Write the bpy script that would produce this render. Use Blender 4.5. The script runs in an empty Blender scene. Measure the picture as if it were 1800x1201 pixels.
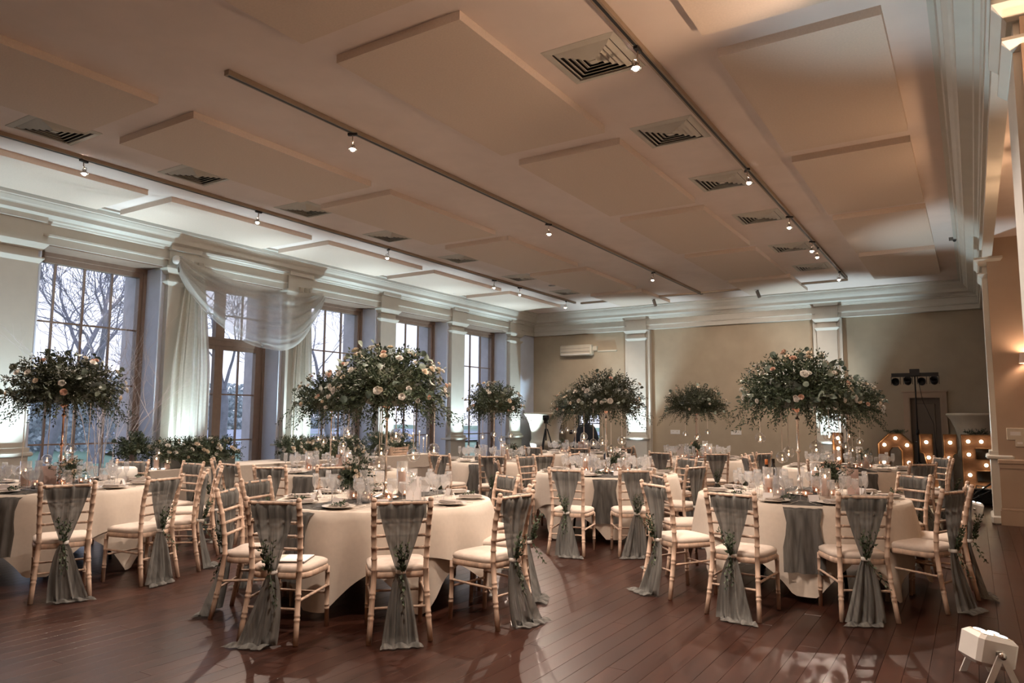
import bpy, math, random
from mathutils import Matrix, Vector
PI = math.pi
R = math.radians
rng = random.Random(7)
C = bpy.context.scene.collection
SC = bpy.context.scene

# ------------------------------------------------------------------ camera
cam = bpy.data.cameras.new('camera')
cam.sensor_width = 36.0
cam.lens = 1274.0 * 36.0 / 1800.0
cam.clip_end = 400
co = bpy.data.objects.new('camera', cam)
C.objects.link(co)
_yaw, _pit, _rol = 0.565432, 0.10487, 0.00574
_f = Vector((-math.sin(_yaw) * math.cos(_pit), math.cos(_yaw) * math.cos(_pit), math.sin(_pit)))
_r = Vector((math.cos(_yaw), math.sin(_yaw), 0))
_u = _r.cross(_f)
_r2 = math.cos(_rol) * _r + math.sin(_rol) * _u
_u2 = -math.sin(_rol) * _r + math.cos(_rol) * _u
M = Matrix((_r2, _u2, -_f)).transposed().to_4x4()
M.translation = (0, 0, 1.48)
co.matrix_world = M
SC.camera = co

# ------------------------------------------------------------------ colour management, world
SC.view_settings.view_transform = 'Standard'
SC.view_settings.look = 'None'
SC.view_settings.gamma = 1.0
SC.view_settings.use_curve_mapping = False
SC.view_settings.exposure = 0.53
try:
    cy = SC.cycles
    cy.max_bounces = 10
    cy.diffuse_bounces = 4
    cy.glossy_bounces = 4
    cy.transmission_bounces = 6
    cy.transparent_max_bounces = 24
    cy.sample_clamp_indirect = 4.0
    cy.sample_clamp_direct = 0.0
    cy.caustics_reflective = False
    cy.caustics_refractive = False
    cy.use_denoising = True
except Exception:
    pass
W = bpy.data.worlds.new('dusk_sky')
SC.world = W
W.use_nodes = True
nt = W.node_tree
bg = nt.nodes['Background']
tc = nt.nodes.new('ShaderNodeTexCoord')
sep = nt.nodes.new('ShaderNodeSeparateXYZ')
cr = nt.nodes.new('ShaderNodeValToRGB')
cr.color_ramp.elements[0].position = 0.0
cr.color_ramp.elements[0].color = (0.73, 0.745, 0.87, 1)
cr.color_ramp.elements[1].position = 0.6
cr.color_ramp.elements[1].color = (0.60, 0.66, 0.88, 1)
nt.links.new(tc.outputs['Generated'], sep.inputs[0])
nt.links.new(sep.outputs['Z'], cr.inputs[0])
nt.links.new(cr.outputs[0], bg.inputs[0])
SKY = 1.5
bg.inputs[1].default_value = SKY

# light strengths, all in one place
COOL_W = 390.0       # battery uplighters at the pilasters
SPOT_W = 300.0      # track spots
SCONCE_W = 70.0     # pleated wall lamps, two of them added for fill, and the added lantern glow

# ------------------------------------------------------------------ materials
def _mat(name):
    m = bpy.data.materials.new(name)
    m.use_nodes = True
    t = m.node_tree
    return m, t, t.nodes['Principled BSDF']

def pm(name, col, rough=0.6, var=0.08, scale=18, bump=0.0, metal=0.0, spec=0.4, stretch=None, detail=3):
    m, t, p = _mat(name)
    N, L = t.nodes, t.links
    p.inputs['Roughness'].default_value = rough
    p.inputs['Metallic'].default_value = metal
    p.inputs['Specular IOR Level'].default_value = spec
    tc = N.new('ShaderNodeTexCoord')
    nz = N.new('ShaderNodeTexNoise')
    nz.inputs['Scale'].default_value = scale
    nz.inputs['Detail'].default_value = detail
    src = tc.outputs['Object']
    if stretch:
        mp = N.new('ShaderNodeMapping')
        mp.inputs['Scale'].default_value = stretch
        L.new(src, mp.inputs[0]); src = mp.outputs[0]
    L.new(src, nz.inputs['Vector'])
    r = N.new('ShaderNodeValToRGB')
    r.color_ramp.elements[0].position = 0.3
    r.color_ramp.elements[1].position = 0.7
    r.color_ramp.elements[0].color = tuple(c * (1 - var) for c in col) + (1,)
    r.color_ramp.elements[1].color = tuple(min(1, c * (1 + var)) for c in col) + (1,)
    L.new(nz.outputs['Fac'], r.inputs[0])
    L.new(r.outputs[0], p.inputs['Base Color'])
    if bump:
        b = N.new('ShaderNodeBump')
        b.inputs['Strength'].default_value = bump
        b.inputs['Distance'].default_value = 0.01
        L.new(nz.outputs['Fac'], b.inputs['Height'])
        L.new(b.outputs[0], p.inputs['Normal'])
    return m

def em(name, col, s):
    m, t, p = _mat(name)
    p.inputs['Base Color'].default_value = tuple(col) + (1,)
    p.inputs['Emission Color'].default_value = tuple(col) + (1,)
    p.inputs['Emission Strength'].default_value = s
    return m

def glass(name, tint=(0.97, 0.98, 0.98), refl=0.9, f0=1.5, haze=0.0):
    m = bpy.data.materials.new(name)
    m.use_nodes = True
    t = m.node_tree
    N, L = t.nodes, t.links
    N.remove(N['Principled BSDF'])
    tr = N.new('ShaderNodeBsdfTransparent'); tr.inputs[0].default_value = tint + (1,)
    gl = N.new('ShaderNodeBsdfGlossy'); gl.inputs['Roughness'].default_value = 0.09
    gl.inputs[0].default_value = (refl, refl, refl, 1)
    lw = N.new('ShaderNodeLayerWeight'); lw.inputs[0].default_value = 0.5      # same on both sides of a thin wall
    pw = N.new('ShaderNodeMath'); pw.operation = 'POWER'; pw.inputs[1].default_value = 2.4
    L.new(lw.outputs['Facing'], pw.inputs[0])
    fr = N.new('ShaderNodeMath'); fr.operation = 'MULTIPLY_ADD'
    fr.inputs[1].default_value = 0.75; fr.inputs[2].default_value = 2.0 * ((f0 - 1) / (f0 + 1)) ** 2
    L.new(pw.outputs[0], fr.inputs[0])
    mx = N.new('ShaderNodeMixShader')
    L.new(fr.outputs[0], mx.inputs[0]); L.new(tr.outputs[0], mx.inputs[1]); L.new(gl.outputs[0], mx.inputs[2])
    if haze:                              # milky white mixed in, standing for bright glints on the glass
        df = N.new('ShaderNodeBsdfTranslucent'); df.inputs[0].default_value = (0.9, 0.9, 0.9, 1)
        d2 = N.new('ShaderNodeBsdfDiffuse'); d2.inputs[0].default_value = (0.9, 0.9, 0.9, 1)
        m0 = N.new('ShaderNodeMixShader'); L.new(df.outputs[0], m0.inputs[1]); L.new(d2.outputs[0], m0.inputs[2])
        m3 = N.new('ShaderNodeMixShader'); m3.inputs[0].default_value = haze
        L.new(mx.outputs[0], m3.inputs[1]); L.new(m0.outputs[0], m3.inputs[2]); mx = m3
    L.new(mx.outputs[0], N['Material Output'].inputs[0])
    return m

def sheer(name, col, alpha=0.25, transl=0.4, scale=60, streak=None):
    m = bpy.data.materials.new(name)
    m.use_nodes = True
    t = m.node_tree
    N, L = t.nodes, t.links
    N.remove(N['Principled BSDF'])
    tc = N.new('ShaderNodeTexCoord'); nz = N.new('ShaderNodeTexNoise'); nz.inputs['Scale'].default_value = scale
    src = tc.outputs['Object']
    if streak:                            # gathered threads bunch into long vertical streaks
        mp = N.new('ShaderNodeMapping'); mp.inputs['Scale'].default_value = streak
        L.new(src, mp.inputs[0]); src = mp.outputs[0]
    L.new(src, nz.inputs['Vector'])
    r = N.new('ShaderNodeValToRGB')
    if streak:
        r.color_ramp.elements[0].position = .32; r.color_ramp.elements[1].position = .7
    lo = 0.62 if streak else 0.88
    r.color_ramp.elements[0].color = tuple(c * lo for c in col) + (1,)
    r.color_ramp.elements[1].color = tuple(min(1, c * (1.28 if streak else 1.1)) for c in col) + (1,)
    L.new(nz.outputs['Fac'], r.inputs[0])
    d = N.new('ShaderNodeBsdfDiffuse'); tl = N.new('ShaderNodeBsdfTranslucent'); tr = N.new('ShaderNodeBsdfTransparent')
    L.new(r.outputs[0], d.inputs[0]); L.new(r.outputs[0], tl.inputs[0])
    m1 = N.new('ShaderNodeMixShader'); m1.inputs[0].default_value = transl
    L.new(d.outputs[0], m1.inputs[1]); L.new(tl.outputs[0], m1.inputs[2])
    m2 = N.new('ShaderNodeMixShader'); m2.inputs[0].default_value = alpha
    L.new(m1.outputs[0], m2.inputs[1]); L.new(tr.outputs[0], m2.inputs[2])
    L.new(m2.outputs[0], N['Material Output'].inputs[0])
    return m

def plankmat(name, c1, c2, rough=0.30):
    m, t, p = _mat(name)
    N, L = t.nodes, t.links
    tc = N.new('ShaderNodeTexCoord'); mp = N.new('ShaderNodeMapping'); mp.inputs['Scale'].default_value = (22, 2.4, 1)
    geo = N.new('ShaderNodeNewGeometry')
    L.new(geo.outputs['Position'], mp.inputs[0])
    nz = N.new('ShaderNodeTexNoise'); nz.inputs['Scale'].default_value = 1.0; nz.inputs['Detail'].default_value = 5
    L.new(mp.outputs[0], nz.inputs['Vector'])
    at = N.new('ShaderNodeAttribute'); at.attribute_name = 'tone'
    oi = N.new('ShaderNodeObjectInfo')
    ad = N.new('ShaderNodeMath'); ad.operation = 'ADD'
    L.new(at.outputs['Fac'], ad.inputs[0]); L.new(oi.outputs['Random'], ad.inputs[1])
    fr = N.new('ShaderNodeMath'); fr.operation = 'FRACT'; L.new(ad.outputs[0], fr.inputs[0])
    mu = N.new('ShaderNodeMath'); mu.operation = 'MULTIPLY_ADD'; mu.inputs[1].default_value = 0.3; mu.inputs[2].default_value = -0.15
    L.new(fr.outputs[0], mu.inputs[0])
    a2 = N.new('ShaderNodeMath'); a2.operation = 'ADD'; L.new(nz.outputs['Fac'], a2.inputs[0]); L.new(mu.outputs[0], a2.inputs[1])
    r = N.new('ShaderNodeValToRGB')
    r.color_ramp.elements[0].position = 0.25; r.color_ramp.elements[1].position = 0.8
    r.color_ramp.elements[0].color = c1 + (1,); r.color_ramp.elements[1].color = c2 + (1,)
    L.new(a2.outputs[0], r.inputs[0]); L.new(r.outputs[0], p.inputs['Base Color'])
    rr = N.new('ShaderNodeMath'); rr.operation = 'MULTIPLY_ADD'; rr.inputs[1].default_value = 0.08; rr.inputs[2].default_value = rough - 0.04
    L.new(nz.outputs['Fac'], rr.inputs[0]); L.new(rr.outputs[0], p.inputs['Roughness'])
    b = N.new('ShaderNodeBump'); b.inputs['Strength'].default_value = 0.04; b.inputs['Distance'].default_value = 0.003
    L.new(nz.outputs['Fac'], b.inputs['Height']); L.new(b.outputs[0], p.inputs['Normal'])
    p.inputs['Specular IOR Level'].default_value = 0.3
    return m

def leafmat(name, c1, c2):
    m, t, p = _mat(name)
    N, L = t.nodes, t.links
    geo = N.new('ShaderNodeNewGeometry')
    oi = N.new('ShaderNodeObjectInfo')
    ad = N.new('ShaderNodeMath'); ad.operation = 'ADD'
    L.new(geo.outputs['Random Per Island'], ad.inputs[0]); L.new(oi.outputs['Random'], ad.inputs[1])
    fr = N.new('ShaderNodeMath'); fr.operation = 'FRACT'; L.new(ad.outputs[0], fr.inputs[0])
    r = N.new('ShaderNodeValToRGB')
    r.color_ramp.elements[0].color = c1 + (1,); r.color_ramp.elements[1].color = c2 + (1,)
    L.new(fr.outputs[0], r.inputs[0]); L.new(r.outputs[0], p.inputs['Base Color'])
    p.inputs['Roughness'].default_value = 0.5
    p.inputs['Specular IOR Level'].default_value = 0.35
    return m

MT = dict(
    ceil=pm('ceiling_paint', (0.80, 0.695, 0.64), 0.85, 0.03, 3),
    panel=pm('acoustic_panel', (0.72, 0.60, 0.505), 0.9, 0.04, 60, 0.05),
    trim=pm('cream_trim_paint', (0.58, 0.555, 0.495), 0.55, 0.03, 5),
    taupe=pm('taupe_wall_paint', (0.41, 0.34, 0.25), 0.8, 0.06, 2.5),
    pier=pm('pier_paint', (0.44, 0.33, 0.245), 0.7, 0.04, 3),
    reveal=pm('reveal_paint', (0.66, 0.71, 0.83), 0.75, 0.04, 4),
    winwood=pm('brown_window_paint', (0.28, 0.2, 0.155), 0.5, 0.08, 9),
    stone=pm('outside_stone', (0.62, 0.58, 0.6), 0.9, 0.1, 6, 0.1),
    pane=glass('window_glass', (0.95, 0.96, 0.98), 0.5, 1.25),
    glass=glass('clear_glass', (0.95, 0.955, 0.96), 1.0, 1.65, 0.19),
    bulb_glass=glass('bauble_glass', (0.93, 0.93, 0.93), 1.0, 1.7),
    pinkglass=glass('blush_glass', (0.92, 0.72, 0.64), 0.9, 1.5),
    plank=plankmat('dark_floor_wood', (0.023, 0.0083, 0.0054), (0.048, 0.0178, 0.0115)),
    lime=pm('limewashed_wood', (0.54, 0.395, 0.305), 0.55, 0.28, 26, 0.08, stretch=(1, 1, 0.25)),
    pad=pm('cream_seat_pad', (0.55, 0.47, 0.41), 0.85, 0.05, 40, 0.08),
    sash=sheer('grey_chiffon', (0.20, 0.198, 0.188), 0.07, 0.32, 40, (1, .3, .04)),
    cloth=pm('cream_table_linen', (0.56, 0.492, 0.425), 0.85, 0.03, 30, 0.05),
    white=pm('white_paint', (0.75, 0.73, 0.7), 0.5, 0.03, 8),
    paper=pm('white_card', (0.72, 0.68, 0.67), 0.8, 0.03, 30),
    blush=pm('blush_card', (0.6, 0.44, 0.40), 0.8, 0.05, 30),
    china=pm('white_china', (0.7, 0.66, 0.6), 0.2, 0.02, 5),
    napkin=pm('grey_napkin', (0.4, 0.35, 0.32), 0.9, 0.06, 50, 0.1),
    steel=pm('polished_steel', (0.7, 0.68, 0.65), 0.22, 0.05, 20, metal=1),
    copper=pm('rose_gold', (0.72, 0.42, 0.31), 0.25, 0.1, 25, metal=1),
    gold=pm('pale_gold_stem', (0.8, 0.7, 0.62), 0.25, 0.1, 25, metal=1),
    black=pm('black_plastic', (0.012, 0.012, 0.013), 0.45, 0.2, 20),
    grey=pm('grey_plastic', (0.22, 0.2, 0.18), 0.5, 0.1, 20),
    brownmetal=pm('bronze_track', (0.33, 0.25, 0.18), 0.45, 0.06, 9),
    wax=pm('blush_wax', (0.74, 0.5, 0.4), 0.5, 0.04, 12),
    ivory=pm('ivory_wax', (0.78, 0.68, 0.58), 0.5, 0.03, 12),
    flame=em('candle_flame', (1.0, 0.66, 0.38), 9.0),
    bulb=em('halogen_bulb', (1.0, 0.82, 0.70), 500.0),
    led=em('led_lens', (0.86, 0.95, 1.0), 1.7),
    fair=em('marquee_bulb', (1.0, 0.74, 0.46), 16.0),
    fairy=em('fairy_light', (1.0, 0.9, 0.8), 12.0),
    leaf=leafmat('dark_green_leaf', (0.016, 0.03, 0.016), (0.10, 0.135, 0.078)),
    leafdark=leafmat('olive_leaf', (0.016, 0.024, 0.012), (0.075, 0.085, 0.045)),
    euca=leafmat('eucalyptus_leaf', (0.08, 0.115, 0.095), (0.22, 0.27, 0.22)),
    stem=pm('twig_brown', (0.09, 0.06, 0.035), 0.8, 0.2, 30),
    rose=pm('cream_rose', (0.78, 0.68, 0.56), 0.7, 0.06, 30),
    roseb=pm('blush_rose', (0.72, 0.5, 0.4), 0.7, 0.08, 30),
    rosew=pm('white_rose', (0.8, 0.77, 0.72), 0.7, 0.04, 30),
    runner=sheer('grey_chiffon_runner', (0.14, 0.136, 0.13), 0.08, 0.3, 24, (1, 1, .05)),
    curtain=sheer('white_voile', (0.8, 0.78, 0.74), 0.42, 0.5, 30),
    drop=sheer('white_voile_gathered', (0.76, 0.72, 0.64), 0.06, 0.45, 30),
    bark=pm('grey_bark', (0.23, 0.225, 0.25), 0.95, 0.2, 4, 0.2),
    grass=pm('dusk_lawn', (0.17, 0.27, 0.19), 0.95, 0.18, 0.8, 0.1),
    gravel=pm('pale_gravel', (0.33, 0.36, 0.42), 0.95, 0.12, 2, 0.1),
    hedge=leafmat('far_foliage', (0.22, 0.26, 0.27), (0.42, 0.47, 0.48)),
    urn=pm('cream_urn', (0.62, 0.55, 0.43), 0.6, 0.06, 6),
    twig=pm('white_twig', (0.72, 0.68, 0.7), 0.7, 0.08, 20),
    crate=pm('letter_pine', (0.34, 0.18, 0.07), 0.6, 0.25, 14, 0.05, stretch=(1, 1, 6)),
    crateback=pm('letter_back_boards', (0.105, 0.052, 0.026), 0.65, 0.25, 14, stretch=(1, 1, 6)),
    shade=pm('pleated_shade', (0.75, 0.55, 0.45), 0.8, 0.04, 20),
    bottle=pm('dark_bottle', (0.012, 0.008, 0.006), 0.1, 0.1, 5, spec=0.6),
    foil=pm('orange_foil', (0.5, 0.16, 0.05), 0.3, 0.1, 20, metal=0.6),
    coat=pm('dark_navy_cloth', (0.02, 0.021, 0.028), 0.9, 0.15, 12),
    doorw=pm('dark_taupe_door', (0.155, 0.125, 0.10), 0.6, 0.05, 5),
    slate=pm('slate_trough', (0.1, 0.105, 0.1), 0.7, 0.1, 12),
    acw=pm('air_unit_plastic', (0.56, 0.5, 0.4), 0.5, 0.03, 8),
    water=glass('water_in_carafe', (0.86, 0.86, 0.88), 0.7, 1.33, 0.12),
)

# ------------------------------------------------------------------ mesh helpers
class MB:
    def __init__(s):
        s.v = []; s.f = []; s.sm = []
    def add(s, vs, fs, smooth=False):
        o = len(s.v)
        s.v.extend(vs)
        for f in fs:
            s.f.append(tuple(i + o for i in f)); s.sm.append(smooth)
        return s
    def box(s, a, b, m=None):
        x0, y0, z0 = a; x1, y1, z1 = b
        vs = [(x0, y0, z0), (x1, y0, z0), (x1, y1, z0), (x0, y1, z0), (x0, y0, z1), (x1, y0, z1), (x1, y1, z1), (x0, y1, z1)]
        if m is not None:
            vs = [tuple(m @ Vector(v)) for v in vs]
        return s.add(vs, [(0, 3, 2, 1), (4, 5, 6, 7), (0, 1, 5, 4), (1, 2, 6, 5), (2, 3, 7, 6), (3, 0, 4, 7)])
    def rbox(s, a, b, e=0.01):            # box with chamfered upright and top edges
        x0, y0, z0 = a; x1, y1, z1 = b
        def ring(i, z):
            return [(x0 + i + e, y0 + i, z), (x1 - i - e, y0 + i, z), (x1 - i, y0 + i + e, z), (x1 - i, y1 - i - e, z),
                    (x1 - i - e, y1 - i, z), (x0 + i + e, y1 - i, z), (x0 + i, y1 - i - e, z), (x0 + i, y0 + i + e, z)]
        rs = [ring(e, z0), ring(0, z0 + e), ring(0, z1 - e), ring(e, z1)]
        vs = [v for r in rs for v in r]
        fs = [tuple(range(7, -1, -1)), tuple(range(24, 32))]
        for k in range(3):
            for i in range(8):
                j = (i + 1) % 8
                fs.append((k * 8 + i, k * 8 + j, k * 8 + 8 + j, k * 8 + 8 + i))
        return s.add(vs, fs)
    def lathe(s, prof, n=16, c=(0, 0, 0), smooth=True, wob=None, sx=1.0, sy=1.0):
        vs = []; fs = []
        for k, (r, z) in enumerate(prof):
            for i in range(n):
                a = 2 * PI * i / n
                q = r * (wob(a, k) if wob else 1.0)
                vs.append((c[0] + q * math.cos(a) * sx, c[1] + q * math.sin(a) * sy, c[2] + z))
        for k in range(len(prof) - 1):
            for i in range(n):
                j = (i + 1) % n
                fs.append((k * n + i, k * n + j, k * n + n + j, k * n + n + i))
        return s.add(vs, fs, smooth)
    def tube(s, pts, rad, n=6, cap=True, smooth=True):
        pts = [Vector(p) for p in pts]
        if not hasattr(rad, '__len__'):
            rad = [rad] * len(pts)
        vs = []; fs = []
        ref = None
        for k, p in enumerate(pts):
            d = (pts[min(k + 1, len(pts) - 1)] - pts[max(k - 1, 0)])
            d = d.normalized() if d.length > 1e-9 else Vector((0, 0, 1))
            if ref is None:
                ref = d.orthogonal().normalized()
            u = (ref - d * ref.dot(d))
            u = u.normalized() if u.length > 1e-6 else d.orthogonal().normalized()
            ref = u
            w = d.cross(u)
            for i in range(n):
                a = 2 * PI * i / n
                vs.append(tuple(p + (u * math.cos(a) + w * math.sin(a)) * rad[k]))
        for k in range(len(pts) - 1):
            for i in range(n):
                j = (i + 1) % n
                fs.append((k * n + i, k * n + j, k * n + n + j, k * n + n + i))
        if cap:
            fs.append(tuple(range(n - 1, -1, -1)))
            fs.append(tuple((len(pts) - 1) * n + i for i in range(n)))
        return s.add(vs, fs, smooth)
    def grid(s, fn, nu, nv, close=False, smooth=True):
        vs = [tuple(fn(u, v)) for v in range(nv + 1) for u in range(nu + (0 if close else 1))]
        w = nu if close else nu + 1
        fs = []
        for v in range(nv):
            for u in range(nu):
                a = v * w + u; b = v * w + (u + 1) % w
                fs.append((a, b, b + w, a + w))
        return s.add(vs, fs, smooth)
    def prism(s, poly, ext):              # polygon (3-D points) swept along ext
        n = len(poly); e = Vector(ext)
        vs = [tuple(p) for p in poly] + [tuple(Vector(p) + e) for p in poly]
        fs = [tuple(range(n - 1, -1, -1)), tuple(range(n, 2 * n))]
        for i in range(n):
            j = (i + 1) % n
            fs.append((i, j, n + j, n + i))
        return s.add(vs, fs)
    def sphere(s, c, r, n=10, k=6, sz=1.0):
        pr = [(max(1e-4, r * math.sin(PI * i / k)), -r * sz * math.cos(PI * i / k)) for i in range(k + 1)]
        return s.lathe(pr, n, c)
    def xf(s, m):
        s.v = [tuple(m @ Vector(v)) for v in s.v]
        return s
    def mesh(s, name, mat):
        me = bpy.data.meshes.new(name)
        me.from_pydata(s.v, [], s.f)
        me.polygons.foreach_set('use_smooth', s.sm)
        me.materials.append(MT[mat] if isinstance(mat, str) else mat)
        me.update()
        return me

def ob(name, me, mat=None, parent=None, loc=(0, 0, 0), rot=(0, 0, 0), sc=1.0):
    if isinstance(me, MB):
        me = me.mesh(name, mat)
    o = bpy.data.objects.new(name, me)
    C.objects.link(o)
    o.location = loc; o.rotation_euler = rot
    o.scale = (sc, sc, sc) if not hasattr(sc, '__len__') else sc
    if parent is not None:
        o.parent = parent
    return o

def tag(o, label=None, cat=None, group=None, kind=None):
    if label: o['label'] = label
    if cat: o['category'] = cat
    if group: o['group'] = group
    if kind: o['kind'] = kind
    return o

def thing(name, label, cat, loc=(0, 0, 0), rz=0.0, group=None):
    o = bpy.data.objects.new(name, None)
    o.empty_display_size = 0.1
    C.objects.link(o)
    o.location = loc; o.rotation_euler = (0, 0, rz)
    return tag(o, label, cat, group)

KIDS = {}
def kids(o):
    return [c for c in o.children]

def clone(root, loc, rz=None, label=None, group=None, sc=None):
    r = root.copy(); C.objects.link(r); r.location = loc
    if rz is not None: r.rotation_euler = (0, 0, rz)
    if sc: r.scale = (sc, sc, sc)
    if label: r['label'] = label
    if group: r['group'] = group
    for ch in CH[root]:
        c = ch.copy(); C.objects.link(c); c.parent = r
        for g in CH.get(ch, ()):
            d = g.copy(); C.objects.link(d); d.parent = c
    return r
CH = {}
def reg(root):                            # remember the children once; .children is slow
    CH[root] = list(root.children)
    for c in CH[root]:
        CH[c] = list(c.children)
    return root

ORD = ['first', 'second', 'third', 'fourth', 'fifth', 'sixth', 'seventh', 'eighth', 'ninth', 'tenth', 'eleventh', 'twelfth']

def spot(loc, target, power, size, blend, col, rad=0.03):
    l = bpy.data.lights.new('spot_beam', 'SPOT')
    l.energy = power; l.spot_size = size; l.spot_blend = blend; l.color = col; l.shadow_soft_size = rad
    o = bpy.data.objects.new('spot_beam', l); C.objects.link(o)
    o.location = loc
    d = Vector(target) - Vector(loc)
    o.rotation_euler = d.to_track_quat('-Z', 'Y').to_euler()
    return o

def point(loc, power, col, rad=0.05):
    l = bpy.data.lights.new('lamp_glow', 'POINT')
    l.energy = power; l.color = col; l.shadow_soft_size = rad
    o = bpy.data.objects.new('lamp_glow', l); C.objects.link(o); o.location = loc
    return o

# ------------------------------------------------------------------ setting
XF, YF, ZC = -10.90, 18.40, 4.50
XR = 0.275
def struct(name, mb, mat, parent=None, loc=(0, 0, 0)):
    o = ob(name, mb, mat, parent, loc)
    if parent is None: o['kind'] = 'structure'
    return o

floor = struct('floor', MB().box((-11.9, -3.6, -0.12), (3.6, 18.7, -0.02)), 'plank')
def plank_mesh(L, Wd, e=0.0007):
    return MB().add([(0, 0, -0.02), (Wd, 0, -0.02), (Wd, L, -0.02), (0, L, -0.02),
                     (0, 0, -0.001), (Wd, 0, -0.001), (Wd, L, -0.001), (0, L, -0.001),
                     (e, e, 0), (Wd - e, e, 0), (Wd - e, L - e, 0), (e, L - e, 0)],
                    [(8, 9, 10, 11), (4, 5, 9, 8), (5, 6, 10, 9), (6, 7, 11, 10), (7, 4, 8, 11),
                     (0, 1, 5, 4), (1, 2, 6, 5), (2, 3, 7, 6), (3, 0, 4, 7)])
PW, PL = 0.125, 2.6
pmesh = plank_mesh(PL - 0.0015, PW - 0.0014).mesh('plank', 'plank')
stuffmb = MB(); tones = []
x = -11.3
k = 0
while x < 3.5:
    off = [0.0, 0.9, 1.7, 0.45, 1.3][k % 5] + rng.uniform(-0.15, 0.15)
    y = -3.6 - off
    while y < 18.6:
        near = (-8.2 < x < 0.9) and (1.4 < y + PL / 2 < 8.4)
        if near:
            ob('plank', pmesh, None, floor, (x, y, rng.uniform(-0.0003, 0)))
        else:
            a = max(y, -3.6); b = min(y + PL - 0.0015, 18.6)
            if b - a > 0.05:
                q = plank_mesh(b - a, PW - 0.0014)
                dz = rng.uniform(-0.0003, 0)
                stuffmb.add([(v[0] + x, v[1] + a, v[2] + dz) for v in q.v], q.f)
                tones.append((len(q.v), rng.random()))
        y += PL
    x += PW; k += 1
far = ob('plank_field', stuffmb, 'plank', floor); far['kind'] = 'stuff'
at = far.data.attributes.new('tone', 'FLOAT', 'POINT')
vals = []
for n, t in tones: vals += [t] * n
at.data.foreach_set('value', vals)

struct('ceiling', MB().box((-11.9, -3.6, ZC), (XR + 0.2, 18.7, ZC + 0.15)).box((XR + 0.05, -3.6, 4.16), (3.6, 18.7, 4.3)), 'ceil')
struct('wall_near', MB().box((-11.9, -3.75, -0.02), (3.6, -3.6, ZC)), 'taupe')
struct('wall_right', MB().box((3.5, -3.6, -0.02), (3.65, 18.7, 4.2)), 'pier')

# far wall round the low window and the door
WX0, WX1, WZ0, WZ1 = -9.55, -8.85, 0.62, 1.60
DX0, DX1, DZ = -1.19, -0.61, 1.97
YW = YF + 0.15
wf = MB()
wf.box((-11.9, YW, -0.02), (WX0, YW + 0.25, ZC)).box((WX0, YW, -0.02), (WX1, YW + 0.25, WZ0)).box((WX0, YW, WZ1), (WX1, YW + 0.25, ZC))
wf.box((WX1, YW, -0.02), (DX0, YW + 0.25, ZC)).box((DX0, YW, DZ), (DX1, YW + 0.25, ZC)).box((DX1, YW, -0.02), (3.6, YW + 0.25, ZC))
struct('wall_far', wf, 'taupe')
# small window in the far wall
w7 = struct('window_7', MB().box((WX0, YW + 0.04, WZ0), (WX0 + 0.03, YW + 0.1, WZ1)).box((WX1 - 0.03, YW + 0.04, WZ0), (WX1, YW + 0.1, WZ1))
            .box((WX0, YW + 0.04, WZ0), (WX1, YW + 0.1, WZ0 + 0.03)).box((WX0, YW + 0.04, WZ1 - 0.03), (WX1, YW + 0.1, WZ1)), 'black')
ob('muntin', MB().box((-9.215, YW + 0.05, WZ0), (-9.185, YW + 0.09, WZ1)), 'black', w7)
ob('muntin', MB().box((WX0, YW + 0.05, 1.32), (WX1, YW + 0.09, 1.345)), 'black', w7)
for xa, xb in ((WX0 + .03, -9.215), (-9.185, WX1 - .03)):
    for za, zb in ((WZ0 + .03, 1.32), (1.345, WZ1 - .03)):
        ob('pane', MB().box((xa, YW + 0.065, za), (xb, YW + 0.07, zb)), 'pane', w7)
# door
d1 = struct('door_1', MB().box((DX0, YW + 0.06, 0), (DX1, YW + 0.11, DZ)), 'doorw')
for za, zb in ((0.2, 0.85), (1.0, 1.85)):
    ob('panel', MB().rbox((DX0 + .1, YW + 0.04, za), (DX1 - .1, YW + 0.07, zb), 0.012), 'doorw', d1)
ob('door_frame', MB().box((DX0 - .13, YW - 0.05, 0), (DX0, YW + 0.02, DZ + .13)).box((DX1, YW - 0.05, 0), (DX1 + .13, YW + 0.02, DZ + .13))
   .box((DX0, YW - 0.05, DZ), (DX1, YW + 0.02, DZ + .13)).box((DX0 - .15, YW - 0.07, DZ + .131), (DX1 + .15, YW, DZ + .16))
   .box((DX0 - .05, YW - 0.065, 0), (DX0 - .02, YW - .05, DZ + .05)).box((DX1 + .02, YW - 0.065, 0), (DX1 + .05, YW - .05, DZ + .05)).box((DX0 - .02, YW - 0.065, DZ + .02), (DX1 + .02, YW - .05, DZ + .05)), 'pier', d1)
ob('door_handle', MB().tube([(DX0 + .06, YW + .06, 1.0), (DX0 + .06, YW + .01, 1.0), (DX0 + .16, YW + .01, 1.0)], 0.01), 'steel', d1)

# window wall: piers, spandrel, windows
PIERS = [(1.55, 2.2), (4.25, 4.92), (6.70, 7.33), (9.12, 9.78), (11.70, 12.35), (14.28, 14.97), (16.98, 17.68)]
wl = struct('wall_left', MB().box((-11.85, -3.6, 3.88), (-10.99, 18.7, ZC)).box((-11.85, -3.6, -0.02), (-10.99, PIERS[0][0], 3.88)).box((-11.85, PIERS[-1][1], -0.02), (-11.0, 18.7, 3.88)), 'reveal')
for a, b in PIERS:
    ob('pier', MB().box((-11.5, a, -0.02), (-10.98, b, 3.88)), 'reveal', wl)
    ob('outer_pier', MB().box((-11.85, a - .09, -0.02), (-11.5, b + .09, 3.88)), 'stone', wl)

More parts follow.
